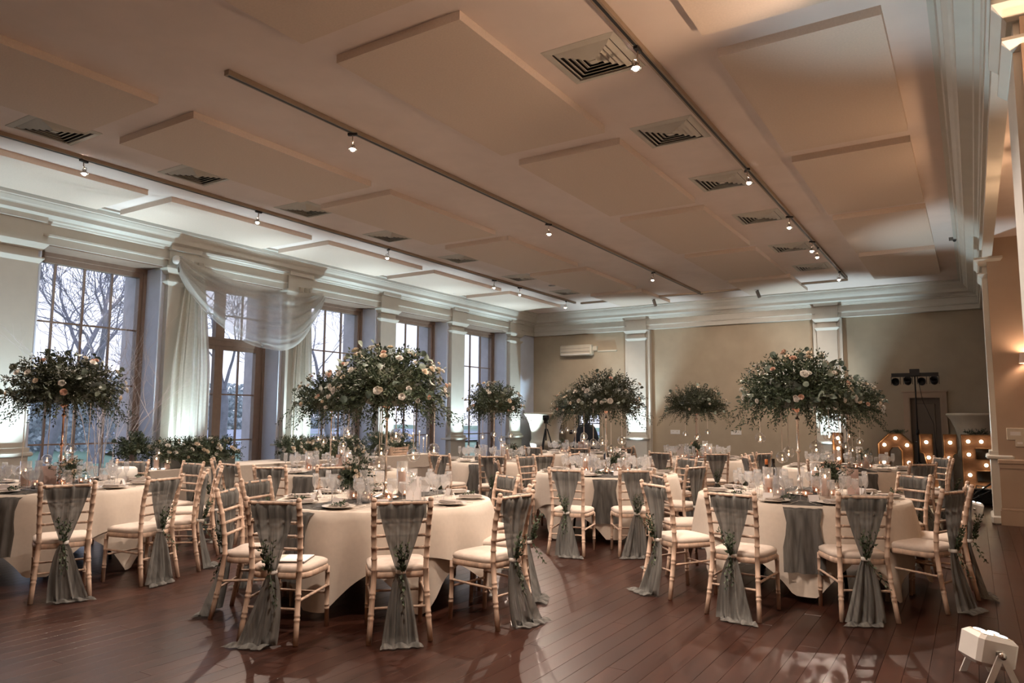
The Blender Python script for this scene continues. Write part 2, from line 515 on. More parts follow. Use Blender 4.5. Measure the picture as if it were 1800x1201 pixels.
def taper(mb, cx, cy, hx, hy, z0, z1, g):        # little capital slab wider at the top
    vs = []
    for z, e in ((z0, 0.0), (z0 + (z1 - z0) * .75, g), (z1, g)):
        vs += [(cx - hx - e, cy - hy - e, z), (cx + hx + e, cy - hy - e, z), (cx + hx + e, cy + hy + e, z), (cx - hx - e, cy + hy + e, z)]
    fs = [(3, 2, 1, 0), (8, 9, 10, 11)]
    for k in range(2):
        for i in range(4):
            j = (i + 1) % 4
            fs.append((4 * k + i, 4 * k + j, 4 * k + 4 + j, 4 * k + 4 + i))
    mb.add(vs, fs)
TRIM = [0]
def trim_root(loc=(0, 0, 0)):
    TRIM[0] += 1
    o = bpy.data.objects.new('trim_%d' % TRIM[0], None); C.objects.link(o); o.location = loc; o['kind'] = 'structure'
    return o
def pilaster(cx, cy, hx, hy, top=3.88, mat='trim', foot=True):
    # a flat pilaster whose body is centred on (cx, cy) with half sizes; one face is buried in the wall
    r = trim_root()
    ob('pilaster_shaft', MB().box((cx - hx, cy - hy, 1.04), (cx + hx, cy + hy, top - .26)), mat, r)
    m = MB(); taper(m, cx, cy, hx + .005, hy + .005, top - .30, top - .22, .045); ob('lower_capital', m, mat, r)
    ob('neck', MB().box((cx - hx + .01, cy - hy + .01, top - .22), (cx + hx - .01, cy + hy - .01, top - .11)), mat, r)
    m = MB(); taper(m, cx, cy, hx + .02, hy + .02, top - .12, top + .005, .07); ob('upper_capital', m, mat, r)
    if not foot:
        ob('lower_shaft', MB().box((cx - hx, cy - hy, 0), (cx + hx, cy + hy, 1.04)), mat, r)
        return r
    m = MB(); m.box((cx - hx - .03, cy - hy - .03, .10), (cx + hx + .03, cy + hy + .03, .92)); ob('pedestal', m, mat, r)
    m = MB(); m.rbox((cx - hx - .08, cy - hy - .08, .92), (cx + hx + .08, cy + hy + .08, .985), .018).box((cx - hx - .04, cy - hy - .04, .985), (cx + hx + .04, cy + hy + .04, 1.04)); ob('dado_ledge', m, mat, r)
    m = MB(); m.rbox((cx - hx - .06, cy - hy - .06, 0), (cx + hx + .06, cy + hy + .06, .12), .02); ob('plinth', m, mat, r)
    return r
for a, b in PIERS[1:]:
    pilaster(-10.97, (a + b) / 2, .09, (b - a) / 2 - .075)
for xa, xb in ((-7.93, -7.36), (-3.08, -2.58)):
    r_ = pilaster((xa + xb) / 2, YF + .03, (xb - xa) / 2 - .03, .09)
    ob('pier', MB().box((xa - .07, YF + .02, -0.02), (xb + .07, YW + .02, 3.88)), 'trim', r_)

# entablature: architrave, frieze and stepped cornice
PROF = [(0, 3.88), (0, 3.985), (.03, 3.99), (.035, 4.015), (.01, 4.025), (.01, 4.15), (.04, 4.16), (.05, 4.185), (.085, 4.195), (.095, 4.22),
        (.13, 4.23), (.20, 4.25), (.205, 4.31), (.215, 4.325), (.235, 4.34), (.27, 4.385), (.275, 4.40), (.30, 4.405), (.315, 4.46), (.36, 4.47), (.36, 4.505)]
def entab(name_root, pts_fn, back, ext):
    poly = [pts_fn(o, z) for o, z in PROF] + [pts_fn(back, 4.505), pts_fn(back, 3.88)]
    return ob('cornice', MB().prism(poly, ext), 'trim', name_root)
t = trim_root(); entab(t, lambda o, z: (XF + o, -3.6, z), -.12, (0, 22.2, 0))
t = trim_root(); entab(t, lambda o, z: (-11.0, YF - o, z), -.2, (11.3, 0, 0))
t = trim_root(); entab(t, lambda o, z: (XR - .05 - o, -3.6, z), -.12, (0, 22.2, 0))
for a, b in PIERS[1:]:
    c = (a + b) / 2; h = (b - a) / 2 - .06
    ob('cornice_break', MB().box((XF - .02, c - h, 3.885), (XF + .05, c + h, 4.155)).box((XF, c - h - .02, 4.155), (XF + .12, c + h + .02, 4.245)), 'trim', bpy.data.objects['trim_9'])
for xa, xb in ((-7.93, -7.36), (-3.08, -2.58)):
    ob('cornice_break', MB().box((xa, YF - .05, 3.885), (xb, YF + .02, 4.155)).box((xa - .02, YF - .12, 4.155), (xb + .02, YF, 4.245)), 'trim', bpy.data.objects['trim_10'])
struct('baseboard_far', MB().box((-10.9, YW - .03, 0), (DX0 - .13, YW, .16)).box((DX1 + .13, YW - .03, 0), (XR, YW, .16)), 'pier')

XG = -11.45
def window(n, a, b, french=False):
    # brown painted timber window in a deep reveal, glass in the plane XG
    a -= .12
    z0, z1 = (0.0, 3.88) if french else (0.02, 3.88)
    w = bpy.data.objects.new('window_%d' % n, None); C.objects.link(w); w['kind'] = 'structure'
    j = .10
    for ya, yb in ((a, a + j), (b - j, b)):
        m = MB().box((XG - .06, ya, z0), (XG + .05, yb, z1))
        m.box((XG + .05, ya if ya == a else yb - .05, z0), (XG + .085, ya + .05 if ya == a else yb, z1))
        ob('jamb', m, 'winwood', w)
    ob('head', MB().box((XG - .063, a, 3.72), (XG + .053, b, 3.876)).box((XG + .053, a, 3.80), (XG + .089, b, 3.876)), 'winwood', w)
    ob('soffit', MB().box((XG + .09, a + .12, 3.862), (-10.93, b, 3.879)), 'winwood', w)
    ob('sill', MB().box((XG - .066, a, z0 + .001), (XG + .14, b, z0 + .10)), 'winwood', w)
    ya, yb = a + j, b - j
    panes = []
    if not french:
        zs = [.12, .17, 1.05, 1.95, 2.85, 3.72]
        zs = [.12, 1.05, 1.95, 2.85, 3.72]
        ys = [ya + (yb - ya) * i / 4 for i in range(5)]
        for y in ys[1:-1]:
            ob('muntin', MB().box((XG - .02, y - .013, .12), (XG + .02, y + .013, 3.72)), 'winwood', w)
        for z in zs[1:-1]:
            ob('muntin', MB().box((XG - .018, ya, z - .012), (XG + .018, yb, z + .012)), 'winwood', w)
        panes = [(ys[i], ys[i + 1], zs[k], zs[k + 1]) for i in range(4) for k in range(4)]
    else:
        c = (ya + yb) / 2 - .02
        ob('transom', MB().box((XG - .052, ya, 2.74), (XG + .06, yb, 2.88)).box((XG + .06, ya, 2.84), (XG + .083, yb, 2.882)), 'winwood', w)
        ob('mullion', MB().box((XG - .05, c - .09, 2.88), (XG + .05, c + .09, 3.72)), 'winwood', w)
        for s in (0, 1):
            l0, l1 = (ya, c) if s == 0 else (c, yb)
            m = MB().box((XG - .04, l0, .10), (XG + .05, l0 + .085, 2.738)).box((XG - .04, l1 - .085, .10), (XG + .05, l1 - .001, 2.738))
            m.box((XG - .037, l0 + .085, .10), (XG + .047, l1 - .085, .30)).box((XG - .037, l0 + .085, 2.67), (XG + .047, l1 - .085, 2.738))
            ob('door_leaf', m, 'winwood', w)
            g0, g1 = l0 + .085, l1 - .085
            mid = (g0 + g1) / 2
            ob('muntin', MB().box((XG - .02, mid - .012, .30), (XG + .02, mid + .012, 2.67)), 'winwood', w)
            zz = [.30, 1.05, 1.87, 2.67]
            for z in zz[1:-1]:
                ob('muntin', MB().box((XG - .018, g0, z - .012), (XG + .018, g1, z + .012)), 'winwood', w)
            for k in range(3):
                panes += [(g0, mid, zz[k], zz[k + 1]), (mid, g1, zz[k], zz[k + 1])]
            u0, u1 = (ya, c - .09) if s == 0 else (c + .09, yb)
            um = (u0 + u1) / 2
            ob('muntin', MB().box((XG - .02, um - .012, 2.88), (XG + .02, um + .012, 3.72)), 'winwood', w)
            ob('muntin', MB().box((XG - .018, u0, 3.29), (XG + .018, u1, 3.315)), 'winwood', w)
            for k in ((2.88, 3.30), (3.30, 3.72)):
                panes += [(u0, um, *k), (um, u1, *k)]
        ob('door_handle', MB().tube([(XG + .05, c + .04, 1.05), (XG + .1, c + .04, 1.05), (XG + .1, c + .14, 1.05)], .009), 'steel', w)
    for p0, p1, q0, q1 in panes:
        ob('pane', MB().box((XG - .003, p0, q0), (XG + .003, p1, q1)), 'pane', w)
    return w
for i in range(6):
    window(i + 1 if i else 6, PIERS[i][1], PIERS[i + 1][0], french=(i == 2)) if i else None
window(6, PIERS[0][1], PIERS[1][0])

# arcade side: two piers with pilasters, and the dark room beyond
def arcade_pier(n, y0, y1):
    r = struct('wall_arcade' if n == 0 else 'wall_arcade_far', MB().box((XR + (.06 if n == 0 else 0), y0, -0.02), (2.7, y1, 4.2)), 'pier')
    cy = (y0 + y1) / 2
    p = pilaster(XR + (.11 if n == 0 else .02), cy, .09, (y1 - y0) / 2 - (.03 if n == 0 else .06), foot=(n > 0))
    if n == 0: return r
    ob('dado_rail', MB().rbox((XR - .02, y0 - .045, .86), (2.7, y0, .93), .012).box((XR, y0 - .02, .80), (2.7, y0, .86)), 'pier', r)
    ob('baseboard', MB().box((XR - .02, y0 - .03, 0), (2.7, y0, .2)).rbox((XR - .01, y0 - .02, .2), (2.7, y0, .24), .008), 'pier', r)
    return r
arcade_pier(0, 4.85, 5.65)
pfar = arcade_pier(1, 12.65, 13.45)

# ------------------------------------------------------------------ outside
lawn = struct('ground_lawn', MB().grid(lambda u, v: (-11.9 - 150 * (u / 30) ** 1.5, -40 + 160 * v / 40, -0.25 + 0.25 * math.sin(u * 1.7) * math.cos(v * .9) * min(1, u / 6)), 30, 40), 'grass')
struct('ground_drive', MB().grid(lambda u, v: (-30 - 44 * (u / 12), 17 + 60 * v / 14, -0.1 + .012 * math.sin(u * 3.1 + v)), 12, 14), 'gravel')

def bare_tree(loc, h, seed, thick, spread=1.0, depth=6, label='', lean=0.0):
    g = random.Random(seed)
    t = thing('bare_tree', label, 'tree', loc, 0, 'bare winter trees outside the windows')
    trunk = MB(); br = MB(); tw = MB()
    from mathutils import Quaternion
    def grow(p, d, L, rad, lev):
        pts = [p]; rads = [rad]; q = p; dd = d
        n = 4 if lev < 3 else 3
        for i in range(n):
            dd = (dd + Vector((g.uniform(-1, 1), g.uniform(-1, 1), g.uniform(-.5, .75))) * (.15 if lev < 2 else .3)).normalized()
            q = q + dd * (L / n)
            pts.append(q); rads.append(max(.009, rad * (1 - .38 * (i + 1) / n)))
        (trunk if lev == 0 else br if lev < 4 else tw).tube(pts, rads, 7 if lev == 0 else 5 if lev < 3 else 3, cap=False)
        if lev >= depth or L < .25: return
        for i in range((3, 3, 3, 4, 3, 2, 2)[lev]):
            a = g.uniform(0, 2 * PI); tilt = g.uniform(.3, .8) * spread
            ax = dd.orthogonal().normalized(); ax.rotate(Quaternion(dd, a))
            nd = dd.copy(); nd.rotate(Quaternion(ax, tilt * (.45 if i == 0 else 1.0)))
            st = pts[-1] if i < 2 else pts[g.choice((-2, -3))]
            grow(st, nd, L * g.uniform(.6, .82), max(.009, rads[-1] * (.82 if i == 0 else .55)), lev + 1)
    grow(Vector((0, 0, 0)), Vector((lean, lean * .5, 1)).normalized(), h * .24, thick, 0)
    ob('trunk', trunk, 'bark', t)
    b = ob('branches', br, 'bark', t); b['kind'] = 'stuff'
    w = ob('twigs', tw, 'bark', t); w['kind'] = 'stuff'
    return t
bare_tree((-27.0, 14.4, -.25), 13.5, 11, .27, 1.0, 6, 'tall forked bare tree outside the window nearest the camera')
bare_tree((-24.0, 11.2, -.25), 12.0, 5, .2, .95, 6, 'thinner bare tree outside, beside the forked one, low branched', .1)
bare_tree((-27.5, 19.9, -.25), 12.0, 21, .24, .9, 6, 'leaning bare tree seen through the curtained garden door', .1)
bare_tree((-34.0, 22.9, -.25), 12.0, 9, .2, .9, 6, 'bare tree further off left of the garden door mullion')
bare_tree((-27.0, 25.9, -.25), 12.5, 31, .2, .9, 6, 'bare tree outside the second plain window past the curtains')

def brush(name, x0, x1, y0, y1, h, n, seed, size=.5):
    g = random.Random(seed); m = MB()
    for i in range(n):
        x = g.uniform(x0, x1); y = g.uniform(y0, y1); z = -.25 + h * g.random() ** 1.3
        c = Vector((x, y, z)); a = g.uniform(0, PI); s = size * g.uniform(.4, 1.1)
        u = Vector((math.cos(a), math.sin(a), g.uniform(-.4, .4))) * s; v = Vector((-math.sin(a) * .3, math.cos(a) * .3, 1)) * s * .7
        m.add([tuple(c - u), tuple(c - v), tuple(c + u), tuple(c + v)], [(0, 1, 2, 3)])
    o = ob(name, m, 'hedge'); tag(o, None, None, None, 'stuff')
    return o
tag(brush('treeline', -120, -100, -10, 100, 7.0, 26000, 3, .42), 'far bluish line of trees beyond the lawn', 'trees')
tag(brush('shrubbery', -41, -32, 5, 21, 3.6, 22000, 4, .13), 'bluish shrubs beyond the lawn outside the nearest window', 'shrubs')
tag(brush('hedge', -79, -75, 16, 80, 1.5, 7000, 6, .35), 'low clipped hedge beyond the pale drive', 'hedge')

# ------------------------------------------------------------------ ceiling fittings
def pan(xa, xb, ya, yb, label):
    o = ob('ceiling_panel', MB().box((0, 0, 0), (xb - xa, yb - ya, .075)), 'panel', None, (xa, ya, ZC - .074))
    tag(o, label, 'ceiling panel', 'beige acoustic panels under the ceiling')
for nm, xa, xb, ys in (('beside the window wall', -10.5, -9.22, (2.85, 5.72, 8.62, 11.52, 14.42)),
                       ('second from the windows', -7.72, -6.40, (1.25, 4.15, 7.05, 9.95, 12.85, 15.72)),
                       ('between the middle and right tracks', -4.36, -3.08, (1.2, 4.1, 7.0, 9.9, 12.8, 15.65)),
                       ('beside the arcade', -1.62, -.42, (2.75, 5.67, 8.55, 11.42, 14.3))):
    for i, y in enumerate(ys):
        L = 2.53 if y < 15.5 else 1.9
        pan(xa, xb, y, y + L, 'flat beige ceiling panel, %s from the camera in the row %s' % (ORD[i], nm))

def make_vent():
    t = thing('ceiling_vent', '', 'vent')
    def ring(mb, a, b, za, zb):         # square sloped ring
        vs = []
        for h, z in ((a, za), (b, zb), (b, zb + .006), (a, za + .006)):
            vs += [(-h, -h, z), (h, -h, z), (h, h, z), (-h, h, z)]
        fs = []
        for k in range(4):
            n = (k + 1) % 4
            for i in range(4):
                j = (i + 1) % 4
                fs.append((4 * k + i, 4 * k + j, 4 * n + j, 4 * n + i))
        return mb.add(vs, fs)
    ob('frame', ring(MB(), .33, .27, -.004, -.016), 'trim', t)
    ob('duct', MB().box((-.27, -.27, -.001), (.27, .27, .0)), 'black', t)
    for k in range(5):
        a = .265 - k * .047
        ob('louvre', ring(MB(), a - .012, a - .052, -.002, -.03 + .002 * k), 'trim', t)
    ob('core', MB().box((-.03, -.03, -.026), (.03, .03, -.02)), 'trim', t)
    return reg(t)
v0 = make_vent()
first = True
for nm, x, ys in (('in the row nearer the windows', -8.1, (3.66, 5.35, 7.13, 8.95, 10.95, 13.15, 15.25)), ('in the row beside the right track', -2.56, (5.3, 7.15, 9.01, 10.95, 13.2, 15.15))):
    for i, y in enumerate(ys):
        lab = 'square louvred ceiling vent, %s from the camera %s' % (ORD[i], nm)
        if first:
            v0.location = (x, y, ZC); v0['label'] = lab; v0['group'] = 'square louvred vents in the ceiling'; first = False
        else:
            clone(v0, (x, y, ZC), None, lab)

def track(a, b, label):
    x0, y0 = a; x1, y1 = b
    t = thing('lighting_track', label, 'light track', ((x0 + x1) / 2, (y0 + y1) / 2, ZC))
    hx, hy = (x1 - x0) / 2, (y1 - y0) / 2
    w = .03
    ex, ey = (w, 0) if hy > hx else (0, w)
    ob('rail', MB().box((-hx - ex, -hy - ey, -.045), (hx + ex, hy + ey, -.001)), 'brownmetal', t)
    s = .012
    ob('slot', MB().box((-hx + .02 if hx > hy else -s, -hy + .02 if hy > hx else -s, -.047), (hx - .02 if hx > hy else s, hy - .02 if hy > hx else s, -.044)), 'black', t)
TRX = (-8.65, -5.38, -2.14)
track((TRX[0], 2.9), (TRX[0], 16.7), 'long bronze lighting track in the bay nearest the windows')
track((TRX[1], 3.78), (TRX[1], 17.0), 'long bronze lighting track down the middle of the ceiling')
track((TRX[2], 1.5), (TRX[2], 16.6), 'long bronze lighting track nearest the arcade')
track((TRX[0] + .1, 16.85), (TRX[2], 16.85), 'short cross track near the far wall')

def make_spot():
    t = thing('track_spotlight', '', 'spotlight')
    ob('adaptor', MB().box((-.018, -.05, -.025), (.018, .05, 0)), 'black', t)
    ob('stem', MB().tube([(0, 0, -.02), (0, 0, -.07), (.018, 0, -.10)], .006), 'brownmetal', t)
    ring = [(.018 + .03 * math.cos(a), .03 * math.sin(a) * .3, -.12 + .03 * math.sin(a)) for a in [2 * PI * i / 10 for i in range(11)]]
    ob('yoke', MB().tube(ring, .004, 5, cap=False), 'brownmetal', t)
    h = MB().lathe([(.006, -.118), (.022, -.125), (.026, -.14), (.045, -.165), (.047, -.17), (.043, -.17), (.02, -.14)], 12, (.018, 0, 0))
    ob('reflector', h, 'steel', t)
    ob('bulb', MB().sphere((.018, 0, -.165), .024, 10, 6), 'bulb', t)
    return reg(t)
sp0 = make_spot()
tabs = dict(T1=(-7.9, 3.86), T2=(-4.4, 4.87), T3=(-1.43, 7.36), T4=(-4.144, 8.88), T5=(-7.37, 7.05), T6=(-6.89, 10.31), T7=(-4.3, 13.1), T8=(-1.6, 11.9), T9=(-7.04, 13.59))
WARM = (1.0, 0.80, 0.65)
spots = [(0, 4.25, 'T1'), (0, 6.72, 'T5'), (0, 9.51, 'T6'), (0, 12.9, 'T9'), (0, 13.95, 'T9'), (0, 16.2, None), (1, 5.32, 'T2'), (1, 9.51, 'T4'), (1, 13.85, 'T7'),
         (2, 5.24, 'T2'), (2, 8.6, 'T3'), (2, 10.98, 'T4'), (2, 12.75, 'T8'), (2, 13.3, 'T7'), (2, 15.7, None)]
cnt = [0, 0, 0]
for i, (tr, y, tg) in enumerate(spots):
    x = TRX[tr]
    lab = 'lit halogen track spotlight, %s from the camera on the %s' % (ORD[cnt[tr]], ('track nearest the windows', 'middle track', 'track nearest the arcade')[tr])
    cnt[tr] += 1
    if i == 0:
        sp0.location = (x, y, ZC - .045); sp0.rotation_euler = (0, 0, .3); sp0['label'] = lab; sp0['group'] = 'lit track spotlights'
    else:
        clone(sp0, (x, y, ZC - .045), rng.uniform(0, 6), lab)
    c = tabs[tg] if tg else (x - .6, y + .6)
    px, py = x + (c[0] - x) * .85, y + (c[1] - y) * .85 - .9
    wash = {(1, 13.85): (-5.6, 18.5, 1.9), (2, 15.7): (-4.6, 18.5, 1.7), (0, 16.2): (-8.9, 18.5, 1.9)}.get((tr, y))   # three heads wash the far wall
    if wash: spot((x, y, ZC - .25), wash, SPOT_W * (.55 if tr else .35), R(80), .8, WARM, .022)
    else: spot((x, y, ZC - .25), (px, py, .6), SPOT_W, R(98), .3, WARM, .022)
for i, (x, y, tx, ty) in enumerate(((TRX[2], 2.3, -3.6, 4.6), (TRX[2], 3.4, -1.2, 6.4), (TRX[0], 3.2, -7.4, 3.6))):   # unseen spots added to light the near side of the tables
    clone(sp0, (x, y, ZC - .045), 1.0 + i, 'added halogen track spotlight overhead, unseen, for fill light, %s of three' % ORD[i])
    spot((x, y, ZC - .25), (tx, ty, .5), SPOT_W * (.9 if x > -5 else .4), R(80), .5, WARM, .022)
def offspot(loc, label):
    t = thing('cylinder_spotlight', label, 'spotlight', loc, 0.4, 'unlit cylinder spotlights on the cross track')
    ob('adaptor', MB().box((-.05, -.02, -.03), (.05, .02, 0)), 'black', t)
    ob('head', MB().tube([(0, 0, -.05), (.05, -.02, -.21)], .038, 12, True), 'grey', t)
    ob('arm', MB().tube([(0, 0, -.02), (.015, 0, -.1)], .008), 'black', t)
offspot((-6.55, 16.85, ZC - .045), 'unlit grey cylinder spotlight hanging under the cross track, left one')
offspot((-4.05, 16.85, ZC - .045), 'unlit grey cylinder spotlight hanging under the cross track, right one')
for p, lab in (((-1.28, 8.28, ZC), 'small recessed silver downlight between two ceiling panels near the arcade'), ((-8.0, 14.3, ZC), 'small recessed downlight between two ceiling vents far from the camera')):
    t = thing('recessed_downlight', lab, 'downlight', p)
    ob('trim_ring', MB().lathe([(.07, 0), (.085, -.004), (.085, -.012), (.06, -.014), (.055, 0)], 16), 'steel', t)
    ob('lens', MB().sphere((0, 0, 0), .05, 10, 6, .5), 'glass', t)
for p, lab in (((-10.35, 13.7, ZC), 'small dark ceiling sensor beside the window wall cornice'), ((-.12, 13.86, ZC), 'small dark ceiling sensor beside the arcade cornice')):
    t = thing('ceiling_sensor', lab, 'sensor', p)
    ob('body', MB().box((-.08, -.03, -.05), (.08, .03, 0)), 'grey', t); ob('dome', MB().sphere((0, 0, -.05), .028, 8, 5), 'black', t)

# ------------------------------------------------------------------ uplighters
def make_uplighter():
    # square battery uplighter: body, lens plate, four lenses and a tilting bracket, aimed up
    t = thing('uplighter', '', 'uplighter')
    tilt = Matrix.Translation((0, 0, .17)) @ Matrix.Rotation(R(-12), 4, 'X')
    b = MB().rbox((-.11, -.11, -.085), (.11, .11, .085), .022).xf(tilt); ob('body', b, 'white', t)
    ob('face_plate', MB().rbox((-.08, -.08, .083), (.08, .08, .088), .004).xf(tilt), 'acw', t)
    for sx in (-1, 1):
        for sy in (-1, 1):
            ob('lens', MB().lathe([(.0005, .006), (.02, .006), (.029, .004), (.031, 0)], 12, (sx * .04, sy * .04, .088)).xf(tilt), 'led', t)
    for s in (-1, 1):
        ob('bracket', MB().prism([(s * .115, -.02, .19), (s * .115, .02, .19), (s * .118, .10, .0), (s * .118, .06, .0)], (s * .008, 0, 0)), 'white', t)
        ob('bracket', MB().prism([(s * .124, -.02, .17), (s * .124, .02, .17), (s * .124, -.06, .0), (s * .124, -.10, .0)], (s * .008, 0, 0)), 'white', t)
        ob('knob', MB().tube([(s * .11, 0, .17), (s * .15, 0, .17)], .02, 10), 'steel', t)
    return reg(t)
up0 = make_uplighter()
COOL = (0.70, 0.91, 1.0)
ups = [(XF + .50, (a + b) / 2, 'left', 'before the %s pilaster from the camera on the window wall' % ORD[i]) for i, (a, b) in enumerate(PIERS[1:])]
ups += [(-7.64, YF - .50, 'far', 'before the pilaster beside the small far window'), (-2.83, YF - .50, 'far', 'before the far pilaster beside the dark door'),
        (-.06, 13.1, 'right', 'standing at the foot of the far arcade pier'), (.0, 5.15, 'right', 'in front, at the near edge of the floor')]
for i, (x, y, sd, lab) in enumerate(ups):
    rz = {'left': PI / 2, 'far': 0, 'right': -PI / 2}[sd]
    lab = 'white square battery uplighter ' + lab
    if i == 0:
        up0.location = (x, y, 0); up0.rotation_euler = (0, 0, rz); up0['label'] = lab; up0['group'] = 'battery uplighters on the floor'
    else:
        clone(up0, (x, y, 0), rz if i < len(ups) - 1 else -PI / 2 + .5, lab)
    d = {'left': (-.22, 0), 'far': (0, .22), 'right': (.2, 0)}[sd]
    tgt = (x + d[0], y + d[1], 3.9)
    spot((x, y, .285), tgt, COOL_W * (1.0 if sd != 'right' else .45), R(61 if sd != 'right' else 52), .75, COOL, .025)

# ------------------------------------------------------------------ chairs
def post_y(z):                 # rear posts sweep backwards at the foot and at the top
    return -.075 * ((z - .46) / .46) ** 2 if z > .46 else -.075 * ((.46 - z) / .46) ** 1.25
def post_x(z):
    return .172 + (.018 * ((z - .46) / .46) if z > .46 else (.03 * ((.46 - z) / .46) ** 1.2))
def bamboo(mb, pts, r, rings, n=8):
    # round rod with raised bamboo rings at the given fractions
    P = [Vector(p) for p in pts]
    seg = [0]
    for i in range(1, len(P)): seg.append(seg[-1] + (P[i] - P[i - 1]).length)
    T = seg[-1]
    def at(t):
        d = t * T
        for i in range(1, len(P)):
            if d <= seg[i] + 1e-9:
                k = (d - seg[i - 1]) / max(1e-9, seg[i] - seg[i - 1])
                return P[i - 1].lerp(P[i], k)
        return P[-1]
    ts = [0.0] + [i / (len(P) - 1) for i in range(1, len(P) - 1)] + [1.0]
    ev = [(t, r) for t in ts]
    for q in rings:
        ev += [(q - .009, r), (q - .005, r * 1.13), (q + .005, r * 1.13), (q + .009, r)]
    ev.sort()
    mb.tube([at(t) for t, _ in ev], [x for _, x in ev], n)
    return mb
CH_Z = [0, .1, .2, .32, .46, .6, .75, .92]
def make_chair():
    t = thing('chiavari_chair', '', 'chair')
    pts = [(0, 0, 0)]
    me_front = bamboo(MB(), [(0, 0, 0), (0, -.008, .2), (0, -.012, .42)], .0165, (.3, .36, .68, .9)).mesh('leg', 'lime')
    for s in (-1, 1):
        ob('leg', me_front, None, t, (s * .19, .40, 0))
    for s in (-1, 1):
        m = bamboo(MB(), [(s * post_x(z), post_y(z), z) for z in CH_Z], .0185, (.17, .2, .31, .34, .50, .58, .66, .74, .82, .90, .955))
        m.sphere((s * post_x(.92), post_y(.92), .928), .0195, 8, 6)
        ob('back_post', m, 'lime', t)
    # seat frame: rounded ring of wood, then the pad
    def outline(k, g=0.0):
        a = 2 * PI * k
        ca, sa = math.cos(a), math.sin(a)
        e = .42
        hx = .205 + g + .012 * sa; hy = .20 + g
        return (hx * math.copysign(abs(ca) ** e, ca), .205 + hy * math.copysign(abs(sa) ** e, sa))
    m = MB()
    def fr(u, v):
        z, g = ((.40, -.012), (.40, 0), (.405, .008), (.435, .008), (.442, 0), (.442, -.012))[v]
        x, y = outline(u / 32, g); return (x, y, z)
    m.grid(fr, 32, 5, close=True); m.add([(outline(i / 32, -.012)[0], outline(i / 32, -.012)[1], .40) for i in range(32)], [tuple(range(31, -1, -1))])
    ob('seat_frame', m, 'lime', t)
    m = MB()
    pr = ((.0, .442), (.006, .455), (.004, .472), (-.02, .487), (-.07, .493), (-.13, .496), (-.19, .497))
    m.grid(lambda u, v: (*outline(u / 32, pr[v][0]), pr[v][1]), 32, 6, close=True)
    m.add([(outline(i / 32, -.19)[0], outline(i / 32, -.19)[1], .497) for i in range(32)], [tuple(range(32))])
    ob('seat_pad', m, 'pad', t)
    # rails
    def rung(z, r=.011):
        x, y = post_x(z), post_y(z)
        return bamboo(MB(), [(-x, y, z), (x, y, z)], r, (.1, .9), 6)
    ob('top_rail', rung(.905, .013), 'lime', t)
    for z in (.775, .685, .60):
        ob('rung', rung(z), 'lime', t)
    for s in (-1, 1):
        ob('stretcher', bamboo(MB(), [(s * post_x(.27), post_y(.27), .27), (s * .19, .392, .285)], .0095, (.06, .94), 6), 'lime', t)
    ob('stretcher', bamboo(MB(), [(-.19, .395, .235), (.19, .395, .235)], .0095, (.06, .94), 6), 'lime', t)
    ob('stretcher', bamboo(MB(), [(-post_x(.22), post_y(.22), .22), (post_x(.22), post_y(.22), .22)], .0095, (.06, .94), 6), 'lime', t)
    return t

def sash_parts(t, seed, side):
    g = random.Random(seed)
    ph = [g.uniform(0, 6) for _ in range(4)]
    zt, zw = .918, .455
    yw = -.045
    def fold(s, amp):
        return amp * (math.sin(8 * s + ph[0]) * .5 + math.sin(14 * s + ph[1]) * .35 + math.sin(23 * s + ph[3]) * .2)
    def up(u, v):
        s = -1 + 2 * u / 26
        if v <= 3:              # over the top rail and a little way down the front
            k = v / 3
            z = .80 + .105 * k if v < 3 else zt + .004
            y = post_y(.9) + (.022 if v < 3 else .0)
            return (s * .165, y + fold(s, .008), z)
        k = (v - 3) / 9
        z = zt + (zw - zt) * k
        hw = .162 * (1 - k ** 1.15) + .03 * k ** .8
        y = post_y(z) * (1 - k) - .022 + (yw + .022) * k - .012 * math.sin(PI * k)
        return (s * hw, y + fold(s, .018 + .008 * k), z - .004 * (1 - abs(s)) * math.sin(PI * k))
    ob('sash', MB().grid(up, 26, 12), 'sash', t)
    b = MB().lathe([(.03, -.014), (.034, -.01), (.034, .01), (.03, .014)], 12, (0, yw, zw))
    ob('buckle', b, 'white', t)
    def tail(u, v):
        s = -1 + 2 * u / 26
        if v <= 9:
            k = v / 9
            z = zw - .01 - (zw - .02) * k
            hw = .03 + (.09 + .03 * abs(side)) * k ** .7
            y = yw - .085 * k ** 1.2
            return (s * hw + side * .06 * k * k, y + fold(s * 1.1, .012 + .032 * k), z + .006 * math.sin(7 * s + ph[2]) * k)
        k = (v - 9) / 4       # pooled on the floor
        hw = .12 + .02 * k
        return (s * hw + side * (.06 + .07 * k), yw - .085 - .09 * k + fold(s * 1.3, .014), .012 + .012 * math.sin(3.2 * k) * (1 + math.sin(8 * s + ph[3])))
    ob('sash_tail', MB().grid(tail, 26, 13), 'sash', t)

